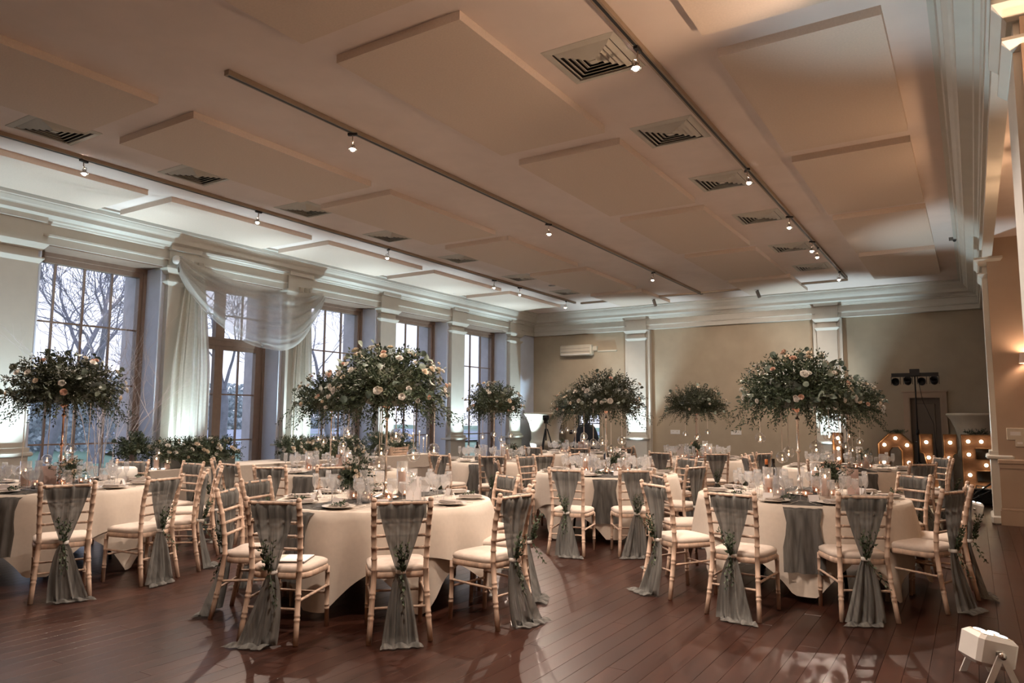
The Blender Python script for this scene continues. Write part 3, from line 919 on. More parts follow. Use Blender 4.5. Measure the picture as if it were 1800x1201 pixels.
def sprig_geo(mb, g, L, n, ll, lw, base=(0, 0, 0), d=(0, 0, 1), droop=.15, stem=True):
    base = Vector(base); d = Vector(d).normalized()
    a = d.orthogonal().normalized(); b = d.cross(a)
    pts = []
    dd = d.copy(); p = base.copy()
    for i in range(6):
        pts.append(p.copy())
        dd = (dd + Vector((g.uniform(-.12, .12), g.uniform(-.12, .12), -droop / 3 + g.uniform(-.08, .08)))).normalized()
        p = p + dd * (L / 5)
    if stem:
        mb.tube(pts, [.003, .0028, .0025, .002, .0016, .001], 3, cap=False)
    for i in range(n):
        k = (i + .6) / n
        f = k * 5; j = min(4, int(f)); q = pts[j].lerp(pts[min(5, j + 1)], f - j)
        ax = (pts[min(5, j + 1)] - pts[j]).normalized()
        th = i * 2.4 + g.uniform(-.5, .5)
        o = (a * math.cos(th) + b * math.sin(th))
        dirn = (ax * g.uniform(.35, .8) + o * g.uniform(.6, 1.0)).normalized()
        w = dirn.cross(ax + Vector((g.uniform(-.3, .3), g.uniform(-.3, .3), 0)))
        w = w.normalized() if w.length > 1e-5 else a
        s = g.uniform(.7, 1.15) * (1.05 - .35 * k)
        nrm = dirn.cross(w) * .12 * ll
        l, h = ll * s, lw * s * .5
        mb.add([tuple(q), tuple(q + dirn * l * .4 + w * h + nrm), tuple(q + dirn * l - nrm), tuple(q + dirn * l * .45 - w * h + nrm)], [(0, 1, 2), (0, 2, 3)])
    return pts

def chair_sprig(t, seed):
    g = random.Random(seed); m = MB()
    for k in range(7):
        sprig_geo(m, g, g.uniform(.15, .25), 11, .042, .026, (g.uniform(-.012, .012), -.075, .45), (g.uniform(-.3, .3), -.16 - .1 * (k % 2), g.choice((1, 1, 1, .8, -.5))), .08)
    o = ob('leaf_sprig', m, 'leaf', t)
    return o
proto = []
for i, sd in enumerate((0.0, .8, -.8)):
    t = make_chair(); sash_parts(t, 40 + i, sd); chair_sprig(t, 60 + i)
    proto.append(reg(t))

# ------------------------------------------------------------------ tables
RT = dict(T1=.93, T2=.92, T3=.93, T4=.915, T5=.915, T6=.915, T7=.915, T8=.93, T9=.9)
TN = dict(T1='front left table', T2='front centre table', T3='front right table', T4='middle table', T5='curtain-side table',
          T6='window-end table', T7='far plain-wall table', T8='table by the letters', T9='far corner table')
CHAIRS = dict(
    T1=[(-24, 1.72, 0), (3, 1.6, 8), (25, 1.5, 25), (58, 1.45, 0), (91, 1.45, 0), (125, 1.5, 0), (-62, 1.5, 0)],
    T2=[(-75, 1.56, 6), (-43.6, 1.49, 0), (-11, 1.5, 4), (19, 1.24, 6), (-110, 1.28, -38), (-148, 1.08, -18), (65, 1.2, 0)],
    T3=[(-95.5, 1.68, 0), (-61.5, 1.42, 0), (-23, 1.3, 0), (5, 1.3, 0), (51, 1.34, 0), (-124, 1.57, 0), (-162, 1.25, 24)],
    T4=[(-79, 1.75, 0), (-54, 1.67, 0), (-17, 1.35, 0), (62, 1.35, 0), (-139, 1.4, 0), (170, 1.35, 0)],
    T5=[(-42, 1.6, 0), (-66, 1.65, 0), (-95, 1.42, 0), (-130, 1.4, 0), (35, 1.4, 0)],
    T6=[(-57, 1.6, 0), (-88, 1.5, 0), (-28, 1.5, 0), (5, 1.4, 0)],
    T7=[(-130, 1.45, 0), (-95, 1.45, 0), (-60, 1.45, 0), (170, 1.4, 0), (-25, 1.4, 0)],
    T8=[(-48, 1.45, 0), (0, 1.25, 0), (35, 1.35, 0), (-150, 1.45, 0), (178, 1.4, 0), (-95, 1.4, 0)],
    T9=[(-60, 1.45, 0), (-25, 1.45, 0), (-95, 1.45, 0), (-150, 1.4, 0)])
nch = 0
used = [False] * 3
for tk, lst in CHAIRS.items():
    c = tabs[tk]
    vw = math.atan2(-c[1], -c[0])                       # towards the camera
    rows = []
    for a, r, tw in lst:
        aa = R(a)
        px, py = c[0] + r * math.cos(aa), c[1] + r * math.sin(aa)
        side = 'near' if math.cos(aa - vw) > 0.12 else 'far'
        rows.append((side, math.atan2(px, py), px, py, a + 90 + tw))
    for side in ('near', 'far'):
        sel = sorted([q for q in rows if q[0] == side], key=lambda q: q[1])
        for i, (_, _, px, py, rz) in enumerate(sel):
            nm = ORD[i] + ' from the left' if len(sel) > 1 else 'alone'
            lab = 'limewashed chair with grey sash, %s on %s side, %s' % (nm, side, TN[tk])
            k = nch % 3; nch += 1
            if not used[k]:
                t = proto[k]; t.location = (px, py, 0); t.rotation_euler = (0, 0, R(rz)); t['label'] = lab; t['group'] = 'chiavari chairs round the banquet tables'; used[k] = True
            else:
                clone(proto[k], (px, py, 0), R(rz), lab)

ZT = .76
def drape(name, c, r, a, th, lift, label, seed, nfold, cap=.742, mat='cloth', flare=.09, out=0.0):
    g = random.Random(seed); p1, p2 = g.uniform(0, 6), g.uniform(0, 6)
    NU, NH = 176, 9
    def fn(u, v):
        ph = 2 * PI * u / NU
        if v == 0: rr, z = .01, ZT + lift
        elif v == 1: rr, z = r * .6, ZT + lift
        elif v == 2: rr, z = r - .012, ZT + lift
        elif v == 3: rr, z = r + lift * .5, ZT + lift - .004
        else:
            k = (v - 3) / NH
            q = (ph - th + PI / 4) % (PI / 2) - PI / 4
            L = min(a / math.cos(q) - r, cap)
            f = (math.sin(nfold * ph + p1) * .65 + math.sin(nfold * .618 * 2 * ph // 1 * 0 + (nfold + 7) * ph + p2) * .35)
            rr = r + .004 + lift + out * min(1, 3 * k) + L * k * flare + f * (.004 + .05 * L * k)
            z = ZT + lift - .006 - L * k
        return (c[0] + rr * math.cos(ph), c[1] + rr * math.sin(ph), z)
    o = ob(name, MB().grid(fn, NU, 3 + NH, close=True), mat)
    return tag(o, label, 'tablecloth')
THETA = dict(T1=-33, T2=-77, T3=-78, T4=-60, T5=-50, T6=-70, T7=-75, T8=-65, T9=-60)     # where a long corner hangs
for i, tk in enumerate(tabs):
    c, r = tabs[tk], RT[tk]
    t = thing('round_table', 'round banquet table under the linen, %s' % TN[tk], 'table', (c[0], c[1], 0), 0, 'round banquet tables')
    ob('tabletop', MB().lathe([(.001, .72), (r - .02, .72), (r - .008, .728), (r - .008, .75), (r - .02, .755), (.001, .755)], 40), 'lime', t)
    for k in range(4):
        a = PI / 4 + k * PI / 2 + .2
        ob('leg', MB().tube([(.42 * math.cos(a), .42 * math.sin(a), .72), (.5 * math.cos(a), .5 * math.sin(a), 0)], .016), 'steel', t)
    th = R(THETA[tk])
    o = drape('tablecloth', c, r, 1.22, th, 0.0, 'long cream under-cloth with pointed corners on the %s' % TN[tk], 100 + i, 19)
    o['group'] = 'long cream tablecloths'
    o = drape('table_topper', c, r, 1.25, th + PI / 4, .006, 'shorter square cream topper cloth over the %s' % TN[tk], 200 + i, 13, .70, flare=.13, out=.014)
    o['group'] = 'square cream toppers'

def runner(tk, deg, w=.32, drop=.52, seed=1):
    c, r = tabs[tk], RT[tk]
    a = R(deg); dx, dy = math.cos(a), math.sin(a)
    g = random.Random(seed); p = [g.uniform(0, 6) for _ in range(3)]
    NV = 30
    def fn(u, v):
        s = -1 + 2 * u / 18; lat = s * w / 2
        e = math.sqrt((r + .012) ** 2 - lat * lat)
        q = -1 + 2 * v / NV
        tot = e + drop
        d = q * tot
        fo = (math.sin(7 * s + p[0]) * .6 + math.sin(13 * s + p[1]) * .4)
        if abs(d) <= e:
            x, z = d, ZT + .013 + .004 * fo
        else:
            k = abs(d) - e
            sg = 1 if d > 0 else -1
            x = sg * (e + .035 + .18 * k + fo * .028 * min(1, k * 4)); z = ZT + .008 - k - .004 * (1 - min(1, k * 20))
        lat2 = lat * (1.0 if abs(d) < e else 1 - .2 * math.sin(min(1, (abs(d) - e) / .3) * PI))
        return (c[0] + dx * x - dy * lat2, c[1] + dy * x + dx * lat2, z)
    o = ob('table_runner', MB().grid(fn, 18, NV), 'runner')
    tag(o, 'sheer grey chiffon runner across the %s' % TN[tk], 'runner', 'grey chiffon table runners')
for tk, dg in (('T1', -52), ('T2', -92), ('T3', -78), ('T4', -66), ('T5', -62), ('T6', -72), ('T7', -76), ('T8', -70), ('T9', -60)):
    runner(tk, dg, seed=len(tk) + int(dg * -1))

# ------------------------------------------------------------------ tableware
def wineglass(hb, r, hs, rf):
    # foot, stem and bowl meshes of one stemmed glass
    foot = MB().lathe([(rf, .001), (rf, .003), (.006, .007), (.004, .012)], 14)
    stem = MB().tube([(0, 0, .010), (0, 0, hs)], .0035, 6, False)
    bowl = MB().lathe([(.003, hs - .004), (r * .55, hs + .012), (r * .92, hs + hb * .3), (r, hs + hb * .5), (r * .93, hs + hb * .8), (r * .84, hs + hb), (r * .80, hs + hb), (r * .89, hs + hb * .8)], 16)
    return foot, stem, bowl
GL = {}
for nm, args in (('champagne_flute', (.125, .026, .095, .031)), ('white_wine_glass', (.095, .036, .085, .034)), ('red_wine_glass', (.11, .044, .092, .037))):
    f, s, b = wineglass(*args)
    whole = MB(); 
    for q in (f, s, b): whole.add(q.v, q.f, True)
    GL[nm] = (f.mesh('foot', 'glass'), s.mesh('stem', 'glass'), b.mesh('bowl', 'glass'), whole.mesh(nm, 'glass'))
PLATE = MB().lathe([(.001, .004), (.07, .004), (.085, .008), (.128, .016), (.132, .015), (.128, .0125), (.08, .001), (.001, .001)], 28).mesh('dinner_plate', 'china')
def napkin_mesh():
    m = MB()
    for k in range(3):
        m.rbox((-.045 + .004 * k, -.10 + .006 * k, .008 + .007 * k), (.045 - .004 * k, .10 - .004 * k, .0145 + .007 * k), .003)
    return m.mesh('napkin', 'napkin')
NAP = napkin_mesh()
def cutl(fork):
    m = MB()
    m.prism([(-.004, -.1, 0), (.004, -.1, 0), (.003, .02, 0), (-.003, .02, 0)], (0, 0, .003))
    if fork:
        m.prism([(-.003, .02, 0), (.003, .02, 0), (.011, .045, 0), (-.011, .045, 0)], (0, 0, .003))
        for k in range(4): m.box((-.011 + k * .0062, .045, 0), (-.0085 + k * .0062 + .001, .1, .0025))
    else:
        m.prism([(-.004, .02, 0), (.005, .02, 0), (.009, .06, 0), (.002, .12, 0), (-.004, .12, 0)], (0, 0, .0025))
    return m.mesh('fork' if fork else 'knife', 'steel')
FORK, KNIFE = cutl(True), cutl(False)
CARD = MB().add([(-.045, 0, .0), (.045, 0, .0), (.045, .022, .055), (-.045, .022, .055), (.045, .044, 0), (-.045, .044, 0), (-.045, .0222, .0535), (.045, .0222, .0535)], [(0, 1, 2, 3), (3, 2, 4, 5)]).mesh('place_card', 'paper')
LEAFBIT = MB()
for k in range(3):
    sprig_geo(LEAFBIT, rng, .13, 8, .032, .018, (0, 0, .012), (rng.uniform(-.5, .5), 1, .25), .1)
LEAFBIT = LEAFBIT.mesh('greenery_sprig', 'leaf')

ORDERED = {}
def queue(o, base, where):
    ORDERED.setdefault((base, where), []).append(o)
def number_labels():                      # repeats on one table are told apart by their order from the left
    for (base, where), lst in ORDERED.items():
        lst.sort(key=lambda o: math.atan2(o.location.x, o.location.y))
        for i, o in enumerate(lst):
            o['label'] = '%s, %s from left, %s' % (base, ORD[i] if i < 12 else 'last', where)
def put(name, me, x, y, z, rz, label, cat, group):
    o = ob(name, me, None, None, (x, y, z), (0, 0, rz))
    if ' @ ' in label: queue(o, *label.split(' @ '))
    return tag(o, label, cat, group)
def glass_thing(nm, x, y, z, near, label, group):
    f, s, b, w = GL[nm]
    if not near:
        return put(nm, w, x, y, z, rng.uniform(0, 6), label, 'glass', group)
    t = thing(nm, label, 'glass', (x, y, z), 0, group)
    if ' @ ' in label: queue(t, *label.split(' @ '))
    ob('foot', f, None, t); ob('stem', s, None, t); ob('bowl', b, None, t)
    return t
for tk in tabs:
    c, r = tabs[tk], RT[tk]
    near = tk in ('T1', 'T2', 'T3', 'T4', 'T5')
    n = 10
    a0 = R(CHAIRS[tk][0][0])
    z = ZT + .016
    for k in range(n):
        a = a0 + 2 * PI * k / n + rng.uniform(-.03, .03)
        ca, sa = math.cos(a), math.sin(a)
        def P(rad, lat): return (c[0] + rad * ca - lat * sa, c[1] + rad * sa + lat * ca)
        rz = a + PI / 2
        pl = ' @ ' + TN[tk]
        x, y = P(r - .17, 0); put('dinner_plate', PLATE, x, y, z, 0, 'white dinner plate at a place setting' + pl, 'plate', 'dinner plates on the ' + TN[tk])
        put('napkin', NAP, x, y, z + .002, rz + rng.uniform(-.2, .2), 'folded grey napkin on a plate' + pl, 'napkin', 'napkins on the ' + TN[tk])
        if tk in ('T1', 'T2', 'T3', 'T4'):
            x, y = P(r - .17, -.165); put('fork', FORK, x, y, z, rz, 'silver fork beside a plate' + pl, 'fork', 'forks on the ' + TN[tk])
            x, y = P(r - .17, .165); put('knife', KNIFE, x, y, z, rz, 'silver knife beside a plate' + pl, 'knife', 'knives on the ' + TN[tk])
            x, y = P(r - .34, -.10); put('place_card', CARD, x, y, z, rz + PI, 'small white tent place card' + pl, 'card', 'place cards on the ' + TN[tk])
            if k % 3 == 0:
                x, y = P(r - .15, .05); put('greenery_sprig', LEAFBIT, x, y, z + .022, rng.uniform(0, 6), 'loose green leaf sprig on cloth' + pl, 'sprig', 'loose sprigs on the ' + TN[tk])
        for nm, rad, lat in (('champagne_flute', r - .36, .16), ('white_wine_glass', r - .40, .07), ('red_wine_glass', r - .46, .0)):
            x, y = P(rad + rng.uniform(-.015, .015), lat + rng.uniform(-.015, .015))
            glass_thing(nm, x, y, z, near, 'clear %s%s' % (nm.replace('_', ' '), pl), nm.replace('_', ' ') + ' group on the ' + TN[tk])

# ------------------------------------------------------------------ flowers
def rose_mesh(seed, mat, open_=1.0):
    g = random.Random(seed); m = MB()
    for ring, (rad, z0, h, n) in enumerate(((1.0, -.35, .55, 5), (.78, -.25, .72, 5), (.5, -.1, .75, 4), (.28, .0, .7, 3))):
        off = g.uniform(0, 6)
        for k in range(n):
            a = off + 2 * PI * k / n; w = 2 * PI / n * .62
            vs = []
            for j, (rr, zz) in enumerate(((.35, 0), (.85, .45), (1.0 * open_, .85), (1.08 * open_, 1.0))):
                for i in (-1, 0, 1):
                    q = rad * rr * (1.0 if i == 0 else .93)
                    aa = a + i * w * (.6 if j in (0, 3) else 1)
                    vs.append((q * math.cos(aa), q * math.sin(aa), z0 + h * zz - (.06 if i and j == 3 else 0)))
            fs = []
            for j in range(3):
                for i in range(2):
                    b = j * 3 + i; fs.append((b, b + 1, b + 4, b + 3))
            m.add(vs, fs, True)
    m.sphere((0, 0, .05), .3, 7, 4)
    return m.mesh('rose', mat)
ROSES = [rose_mesh(1, 'rose'), rose_mesh(2, 'rose', 1.15), rose_mesh(3, 'roseb'), rose_mesh(4, 'rosew'), rose_mesh(5, 'rosew', 1.2)]
def discleaf():
    m = MB(); vs = [(0, 0, 0)]; n = 9
    for i in range(n):
        a = 2 * PI * i / n
        vs.append((.5 + .5 * math.cos(a), .5 * math.sin(a), .12 * math.cos(2 * a) + .08 * math.sin(a)))
    return m.add([(0.5, 0, .0)] + vs[1:], [(0, i, i % n + 1) for i in range(1, n + 1)]).mesh('leaf', 'euca')
DLEAF = discleaf()
def sprig_mesh(seed, L, n, ll, lw, mat, droop):
    m = MB(); sprig_geo(m, random.Random(seed), L, n, ll, lw, droop=droop)
    return m.mesh('sprig', mat)
SPR = [sprig_mesh(70 + i, 1.0, 17, .19, .075, 'leaf', .10) for i in range(3)] + [sprig_mesh(80 + i, 1.0, 15, .17, .06, 'leafdark', .1) for i in range(2)]

def rnd_dir(g, cmin):
    cz = g.uniform(cmin, 1); a = g.uniform(0, 2 * PI); s = math.sqrt(1 - cz * cz)
    return Vector((s * math.cos(a), s * math.sin(a), cz))
def look(d, roll=0.0):
    return d.to_track_quat('Z', 'Y').to_euler()
def ell(d, ax):
    rz = ax[2] if d.z > 0 else ax[3]
    return Vector((d.x * ax[0], d.y * ax[1], d.z * rz))
def bush(parent, g, cen, ax, n, L, ll, lw, cmin=-.5, mat='leaf', roses=20, rs=.034, sprigs=0, leaves=0, palette=(0, 3, 4, 3, 4, 1, 2), nl=15, core=.5, name='foliage'):
    cen = Vector(cen)
    m = MB()
    for i in range(n):
        d = rnd_dir(g, cmin)
        tip = ell(d, ax) * g.uniform(.86, 1.1)
        ln = L * g.uniform(.75, 1.25)
        b = tip * max(.1, 1 - ln / max(.05, tip.length))
        dr = .05 + .25 * max(0, -d.z + .3)
        sprig_geo(m, g, ln, nl, ll, lw, cen + b, (tip - b) + Vector((g.uniform(-.75, .75), g.uniform(-.75, .75), g.uniform(-.45, .6))) * ln, dr)
    o = ob(name, m, mat, parent); o['kind'] = 'stuff'
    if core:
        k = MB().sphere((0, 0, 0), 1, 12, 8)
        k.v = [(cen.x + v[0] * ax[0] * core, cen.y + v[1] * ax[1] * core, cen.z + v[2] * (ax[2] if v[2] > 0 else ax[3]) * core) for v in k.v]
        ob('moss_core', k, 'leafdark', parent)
    for i in range(roses):
        d = rnd_dir(g, cmin * .7)
        p = cen + ell(d, ax) * g.uniform(.92, 1.04)
        s = rs * g.uniform(.65, 1.2)
        ob('rose', ROSES[g.choice(palette)], None, parent, p, look((d + Vector((0, 0, .25))).normalized()), s)
        if g.random() < .45:      # a companion bloom
            q = p + Vector((g.uniform(-1, 1), g.uniform(-1, 1), g.uniform(-.7, .7))) * rs * 2.0
            ob('rose', ROSES[g.choice(palette)], None, parent, q, look((d + Vector((g.uniform(-.4, .4), g.uniform(-.4, .4), .2))).normalized()), s * .8)
    for i in range(leaves):
        d = rnd_dir(g, cmin * .8)
        p = cen + ell(d, ax) * g.uniform(.92, 1.06)
        w = (d + Vector((g.uniform(-1, 1), g.uniform(-1, 1), g.uniform(-1, 1)))).normalized()
        s = g.uniform(.045, .075)
        ob('leaf', DLEAF, None, parent, p, (g.uniform(0, 6), g.uniform(-.9, .9), g.uniform(0, 6)), s)
    for i in range(sprigs):
        a = 2 * PI * i / sprigs + g.uniform(-.15, .15); kk = g.uniform(.55, .98)
        p = cen + Vector((math.cos(a) * ax[0] * kk, math.sin(a) * ax[1] * kk, -ax[3] * g.uniform(.1, .7)))
        d = Vector((math.cos(a) * .5, math.sin(a) * .5, -g.uniform(.35, 1.1))).normalized()
        ob('sprig', g.choice(SPR), None, parent, p, look(d), g.uniform(.20, .33))

GLOBE_R = .052
GLOBE = MB().lathe([(.012, .96), (.20, .98), (.62, .78), (.95, .3), (.98, -.2), (.72, -.7), (.3, -.95), (.001, -1.0)], 18).mesh('globe', 'bulb_glass')
STRING = MB().tube([(0, 0, 0), (0, 0, 1)], .004, 4, False).mesh('string', 'ivory')
TLW = MB().lathe([(.001, 0), (.019, 0), (.019, .014), (.001, .014)], 10).mesh('tealight', 'ivory')
FLM = MB().sphere((0, 0, .012), .007, 7, 5, 1.8).mesh('flame', 'flame')
def globe(x, y, z, ztop, label, group, r=GLOBE_R):
    t = thing('hanging_globe', label, 'glass globe', (x, y, z - r), 0, group)
    queue(t, *label.split(' @ '))
    ob('globe', GLOBE, None, t, (0, 0, r), (0, 0, 0), r)
    ob('string', STRING, None, t, (0, 0, 2 * r), (0, 0, 0), (1, 1, ztop - z - r))
    ob('loop', MB().tube([(.008 * math.cos(a), 0, 2 * r + .008 * math.sin(a)) for a in [k * PI / 4 for k in range(9)]], .002, 4, False), 'steel', t)
    w = ob('tealight', TLW, None, t, (0, 0, r * .22))
    ob('flame', FLM, None, w, (0, 0, .014))
    return t

def stand(t, top, metal):
    # tall candelabra stand: foot, knopped stem, flared cup
    ob('base', MB().lathe([(.001, .0), (.115, .0), (.118, .006), (.10, .016), (.045, .03), (.022, .05), (.016, .07)], 24), metal, t)
    pr = [(.016, .07), (.011, .09)]
    for q in (.12, .40, .70):
        pr += [(.011, q - .02), (.02, q - .01), (.024, q), (.02, q + .01), (.011, q + .02)]
    pr += [(.010, top - .06), (.014, top - .05)]
    pr = [(r, z * 1.0) for r, z in pr]
    ob('stem', MB().lathe(pr, 14), metal, t)
    ob('cup', MB().lathe([(.014, top - .05), (.03, top - .03), (.05, top - .02), (.028, top), (.06, top + .03), (.085, top + .05), (.08, top + .052), (.05, top + .03)], 18), 'copper', t)

TREE = dict(T1=(101, 1.74, .60, 'leafdark', 'copper'), T2=(102, 1.72, .56, 'leaf', 'gold'), T3=(103, 1.73, .58, 'leaf', 'gold'), T4=(104, 1.72, .57, 'leafdark', 'gold'),
            T5=(105, 1.70, .56, 'leaf', 'gold'), T6=(106, 1.70, .54, 'leaf', 'gold'), T7=(107, 1.72, .62, 'leafdark', 'copper'), T8=(108, 1.70, .58, 'leaf', 'gold'), T9=(109, 1.70, .56, 'leafdark', 'gold'))
right = Vector((math.cos(_yaw), math.sin(_yaw), 0))
GLOBES = dict(T1=[(-.16, 1.03), (-.07, 1.04), (.10, .98), (.28, .86), (.16, 1.14), (-.30, .92)], T2=[(-.02, 1.19, .062), (-.09, 1.06, .058), (.22, 1.14, .062), (-.35, 1.34), (.1, 1.33), (.42, 1.2)],
              T3=[(-.14, 1.12, .06), (-.04, 1.16, .058), (.13, 1.22, .064), (.30, 1.34, .062), (.42, 1.28), (-.34, 1.3)], T4=[(-.18, 1.16), (-.07, 1.18, .06), (.08, 1.07, .058), (.20, 1.19, .06), (-.3, 1.24)],
              T5=[(-.12, 1.2), (-.05, 1.16), (.05, 1.2), (.14, 1.1), (.26, 1.3)], T6=[(.0, 1.2), (.12, 1.12), (.28, 1.18), (-.2, 1.16)], T7=[(-.17, 1.2), (-.03, 1.14), (.07, 1.16), (.22, 1.24)],
              T8=[(.10, 1.24), (.13, 1.16), (-.25, 1.26), (-.14, 1.1), (.05, 1.04)], T9=[(-.15, 1.24), (.0, 1.2), (.16, 1.14), (-.28, 1.2)])
for tk, (sd, zc, rx, mat, metal) in TREE.items():
    g = random.Random(sd)
    c = tabs[tk]
    near = tk in ('T1', 'T2', 'T3'); mid = tk in ('T4', 'T5')
    t = thing('flower_tree', 'tall %s stand topped with a dome of greenery and pale roses, %s' % ('rose gold' if metal == 'copper' else 'gold', TN[tk]), 'flower arrangement', (c[0], c[1], ZT + .018), 0, 'tall floral centrepieces')
    stand(t, .82, metal)
    zz = zc - ZT - .018
    few = tk in ('T1', 'T4', 'T7')
    bush(t, g, (0, 0, zz), (rx * .92, rx * .92, .40, .24), 430 if near else 330, .28, (.050 if not few else .052), (.026 if not few else .021), -.62, mat,
         roses=(22 if few else 60) if near else (18 if few else 38), rs=.029, sprigs=36 if near else 24, leaves=90 if near else 30, nl=16, core=.62)
    for i, q in enumerate(GLOBES[tk]):
        lat, z = q[0], q[1]
        dp = g.uniform(-.22, .22)
        p = Vector((c[0], c[1], 0)) + right * lat + Vector((-right.y, right.x, 0)) * dp
        globe(p.x, p.y, z, 1.60, 'hanging glass globe with tealight under tall flowers @ %s' % TN[tk], 'hanging globes over the ' + TN[tk], q[2] if len(q) > 2 else GLOBE_R)

# ------------------------------------------------------------------ things in the middle of each table
def candle_vase(x, y, z, h, ch, label, group, wax='wax', r=.05):
    t = thing('candle_vase', label, 'candle', (x, y, z), 0, group)
    if ' @ ' in label: queue(t, *label.split(' @ '))
    ob('glass_cylinder', MB().lathe([(r * .98, .001), (r, .004), (r, h), (r * .97, h)], 18), 'glass', t)
    c = ob('candle', MB().lathe([(.001, .004), (r * .72, .004), (r * .72, ch - .004), (r * .66, ch), (.001, ch - .006)], 16), wax, t)
    ob('flame', MB().sphere((0, 0, ch + .014), .0085, 8, 6, 1.9), 'flame', c)
    return t
def votive(x, y, z, label, group, mat='pinkglass'):
    t = thing('votive_holder', label, 'candle', (x, y, z), 0, group)
    if ' @ ' in label: queue(t, *label.split(' @ '))
    ob('cup', MB().lathe([(.024, .001), (.03, .006), (.036, .06), (.033, .06)], 14), mat, t)
    w = ob('tealight', TLW, None, t, (0, 0, .006)); ob('flame', FLM, None, w, (0, 0, .014))
def bottle(x, y, z, label, cap='foil'):
    t = thing('wine_bottle', label, 'bottle', (x, y, z))
    ob('body', MB().lathe([(.001, .002), (.036, .002), (.038, .01), (.038, .19), (.034, .21), (.016, .235), (.0145, .30), (.0155, .30), (.0155, .305), (.001, .305)], 16), 'bottle', t)
    ob('capsule', MB().lathe([(.0155, .255), (.0165, .257), (.0165, .306), (.001, .307)], 14), cap, t)
    ob('wine_label', MB().lathe([(.0384, .06), (.0386, .062), (.0386, .14), (.0384, .142)], 16), 'paper', t)
def carafe(x, y, z, label):
    t = thing('water_carafe', label, 'carafe', (x, y, z))
    ob('body', MB().lathe([(.05, .001), (.054, .006), (.05, .12), (.032, .2), (.028, .23), (.036, .265), (.034, .265)], 18), 'glass', t)
    ob('water', MB().lathe([(.001, .006), (.05, .008), (.046, .12), (.034, .17), (.001, .17)], 16), 'water', t)
def card(x, y, z, w, h, rz, label, mat='paper', sprig=True):
    t = thing('table_card', label, 'card', (x, y, z), rz)
    ob('board', MB().box((-w / 2, -.004, 0), (w / 2, .004, h), Matrix.Rotation(R(-8), 4, 'X')), mat, t)
    ob('foot', MB().prism([(-w * .2, 0, .001), (w * .2, 0, .001), (w * .2, .07, .001), (-w * .2, .07, .001)], (0, 0, .004)), mat, t)
    if sprig:
        m = MB(); g = random.Random(int(w * 1e4) + int(h * 1e3))
        for k in range(3): sprig_geo(m, g, .07, 7, .022, .01, (0, -.012, h * .88), (g.uniform(-1, 1), -.15, -.3 + .5 * k), .05)
        ob('sprig', m, 'leaf', t)
def posy(x, y, z, label, seed, h=.11, r=.085, n=44, roses=9, palette=(0, 1, 2, 3), vase='glass', mat='leaf'):
    t = thing('posy_vase', label, 'flowers', (x, y, z), 0, 'small posies on the tables')
    ob('vase', MB().lathe([(.028, .001), (.034, .004), (.03, .03), (.03, h - .01), (.036, h), (.033, h)], 14), vase, t)
    bush(t, random.Random(seed), (0, 0, h + r * .55), (r, r, r * 1.15, r * .7), n, .12, .04, .02, -.4, mat, roses, .021, 0, 0, palette, 9, .5)
gx = random.Random(99)
for tk in tabs:
    c = tabs[tk]; z = ZT + .016
    near = tk in ('T1', 'T2', 'T3', 'T4', 'T5')
    view = math.atan2(-c[1], -c[0])
    def Q(rad, deg): return c[0] + rad * math.cos(view + R(deg)), c[1] + rad * math.sin(view + R(deg))
    for k, (rad, dg, h, ch) in enumerate(((.27, 55, .26, .17), (.3, 150, .30, .21), (.28, -95, .24, .14)) if tk != 'T1' else ((.3, -75, .25, .15), (.3, 160, .28, .19))):
        x, y = Q(rad, dg); candle_vase(x, y, z, h, ch, 'lit blush pillar candle in glass cylinder @ %s' % TN[tk], 'pillar candles on the ' + TN[tk])
    for k, dg in enumerate((10, 85, 130, -40, -130, -70)):
        x, y = Q(.23 + .05 * (k % 2), dg + gx.uniform(-12, 12)); votive(x, y, z, 'small lit blush glass votive @ %s' % TN[tk], 'votives on the ' + TN[tk])
    x, y = Q(.36, -30); carafe(x, y, z, 'clear water carafe among the glasses on the %s' % TN[tk])
V2 = lambda tk: math.atan2(-tabs[tk][1], -tabs[tk][0]) + PI / 2
def rel(tk, lat, dep):                    # lateral offset to the right and towards the camera, seen from the camera
    c = tabs[tk]; v = math.atan2(-c[1], -c[0])
    return c[0] + dep * math.cos(v) - lat * math.sin(v) , c[1] + dep * math.sin(v) + lat * math.cos(v)
for tk, lat, dep, w, h, mat, lab in (('T1', -.10, .3, .15, .21, 'blush', 'blush table card on the front left table'), ('T2', .24, .22, .13, .2, 'paper', 'tall white table card with a sprig on the front centre table'),
                                ('T3', .46, .05, .10, .25, 'blush', 'tall dusky blush table card on the front right table'), ('T4', .16, -.3, .14, .22, 'blush', 'blush table card on the middle table'),
                                ('T5', .14, .1, .13, .2, 'blush', 'blush table card on the curtain-side table'), ('T7', -.3, .1, .13, .2, 'paper', 'white table card on the far plain-wall table'),
                                ('T9', .12, .1, .14, .22, 'blush', 'blush table card on the far corner table')):
    x, y = rel(tk, lat, dep); card(x, y, ZT + .016, w, h, V2(tk), lab, mat)
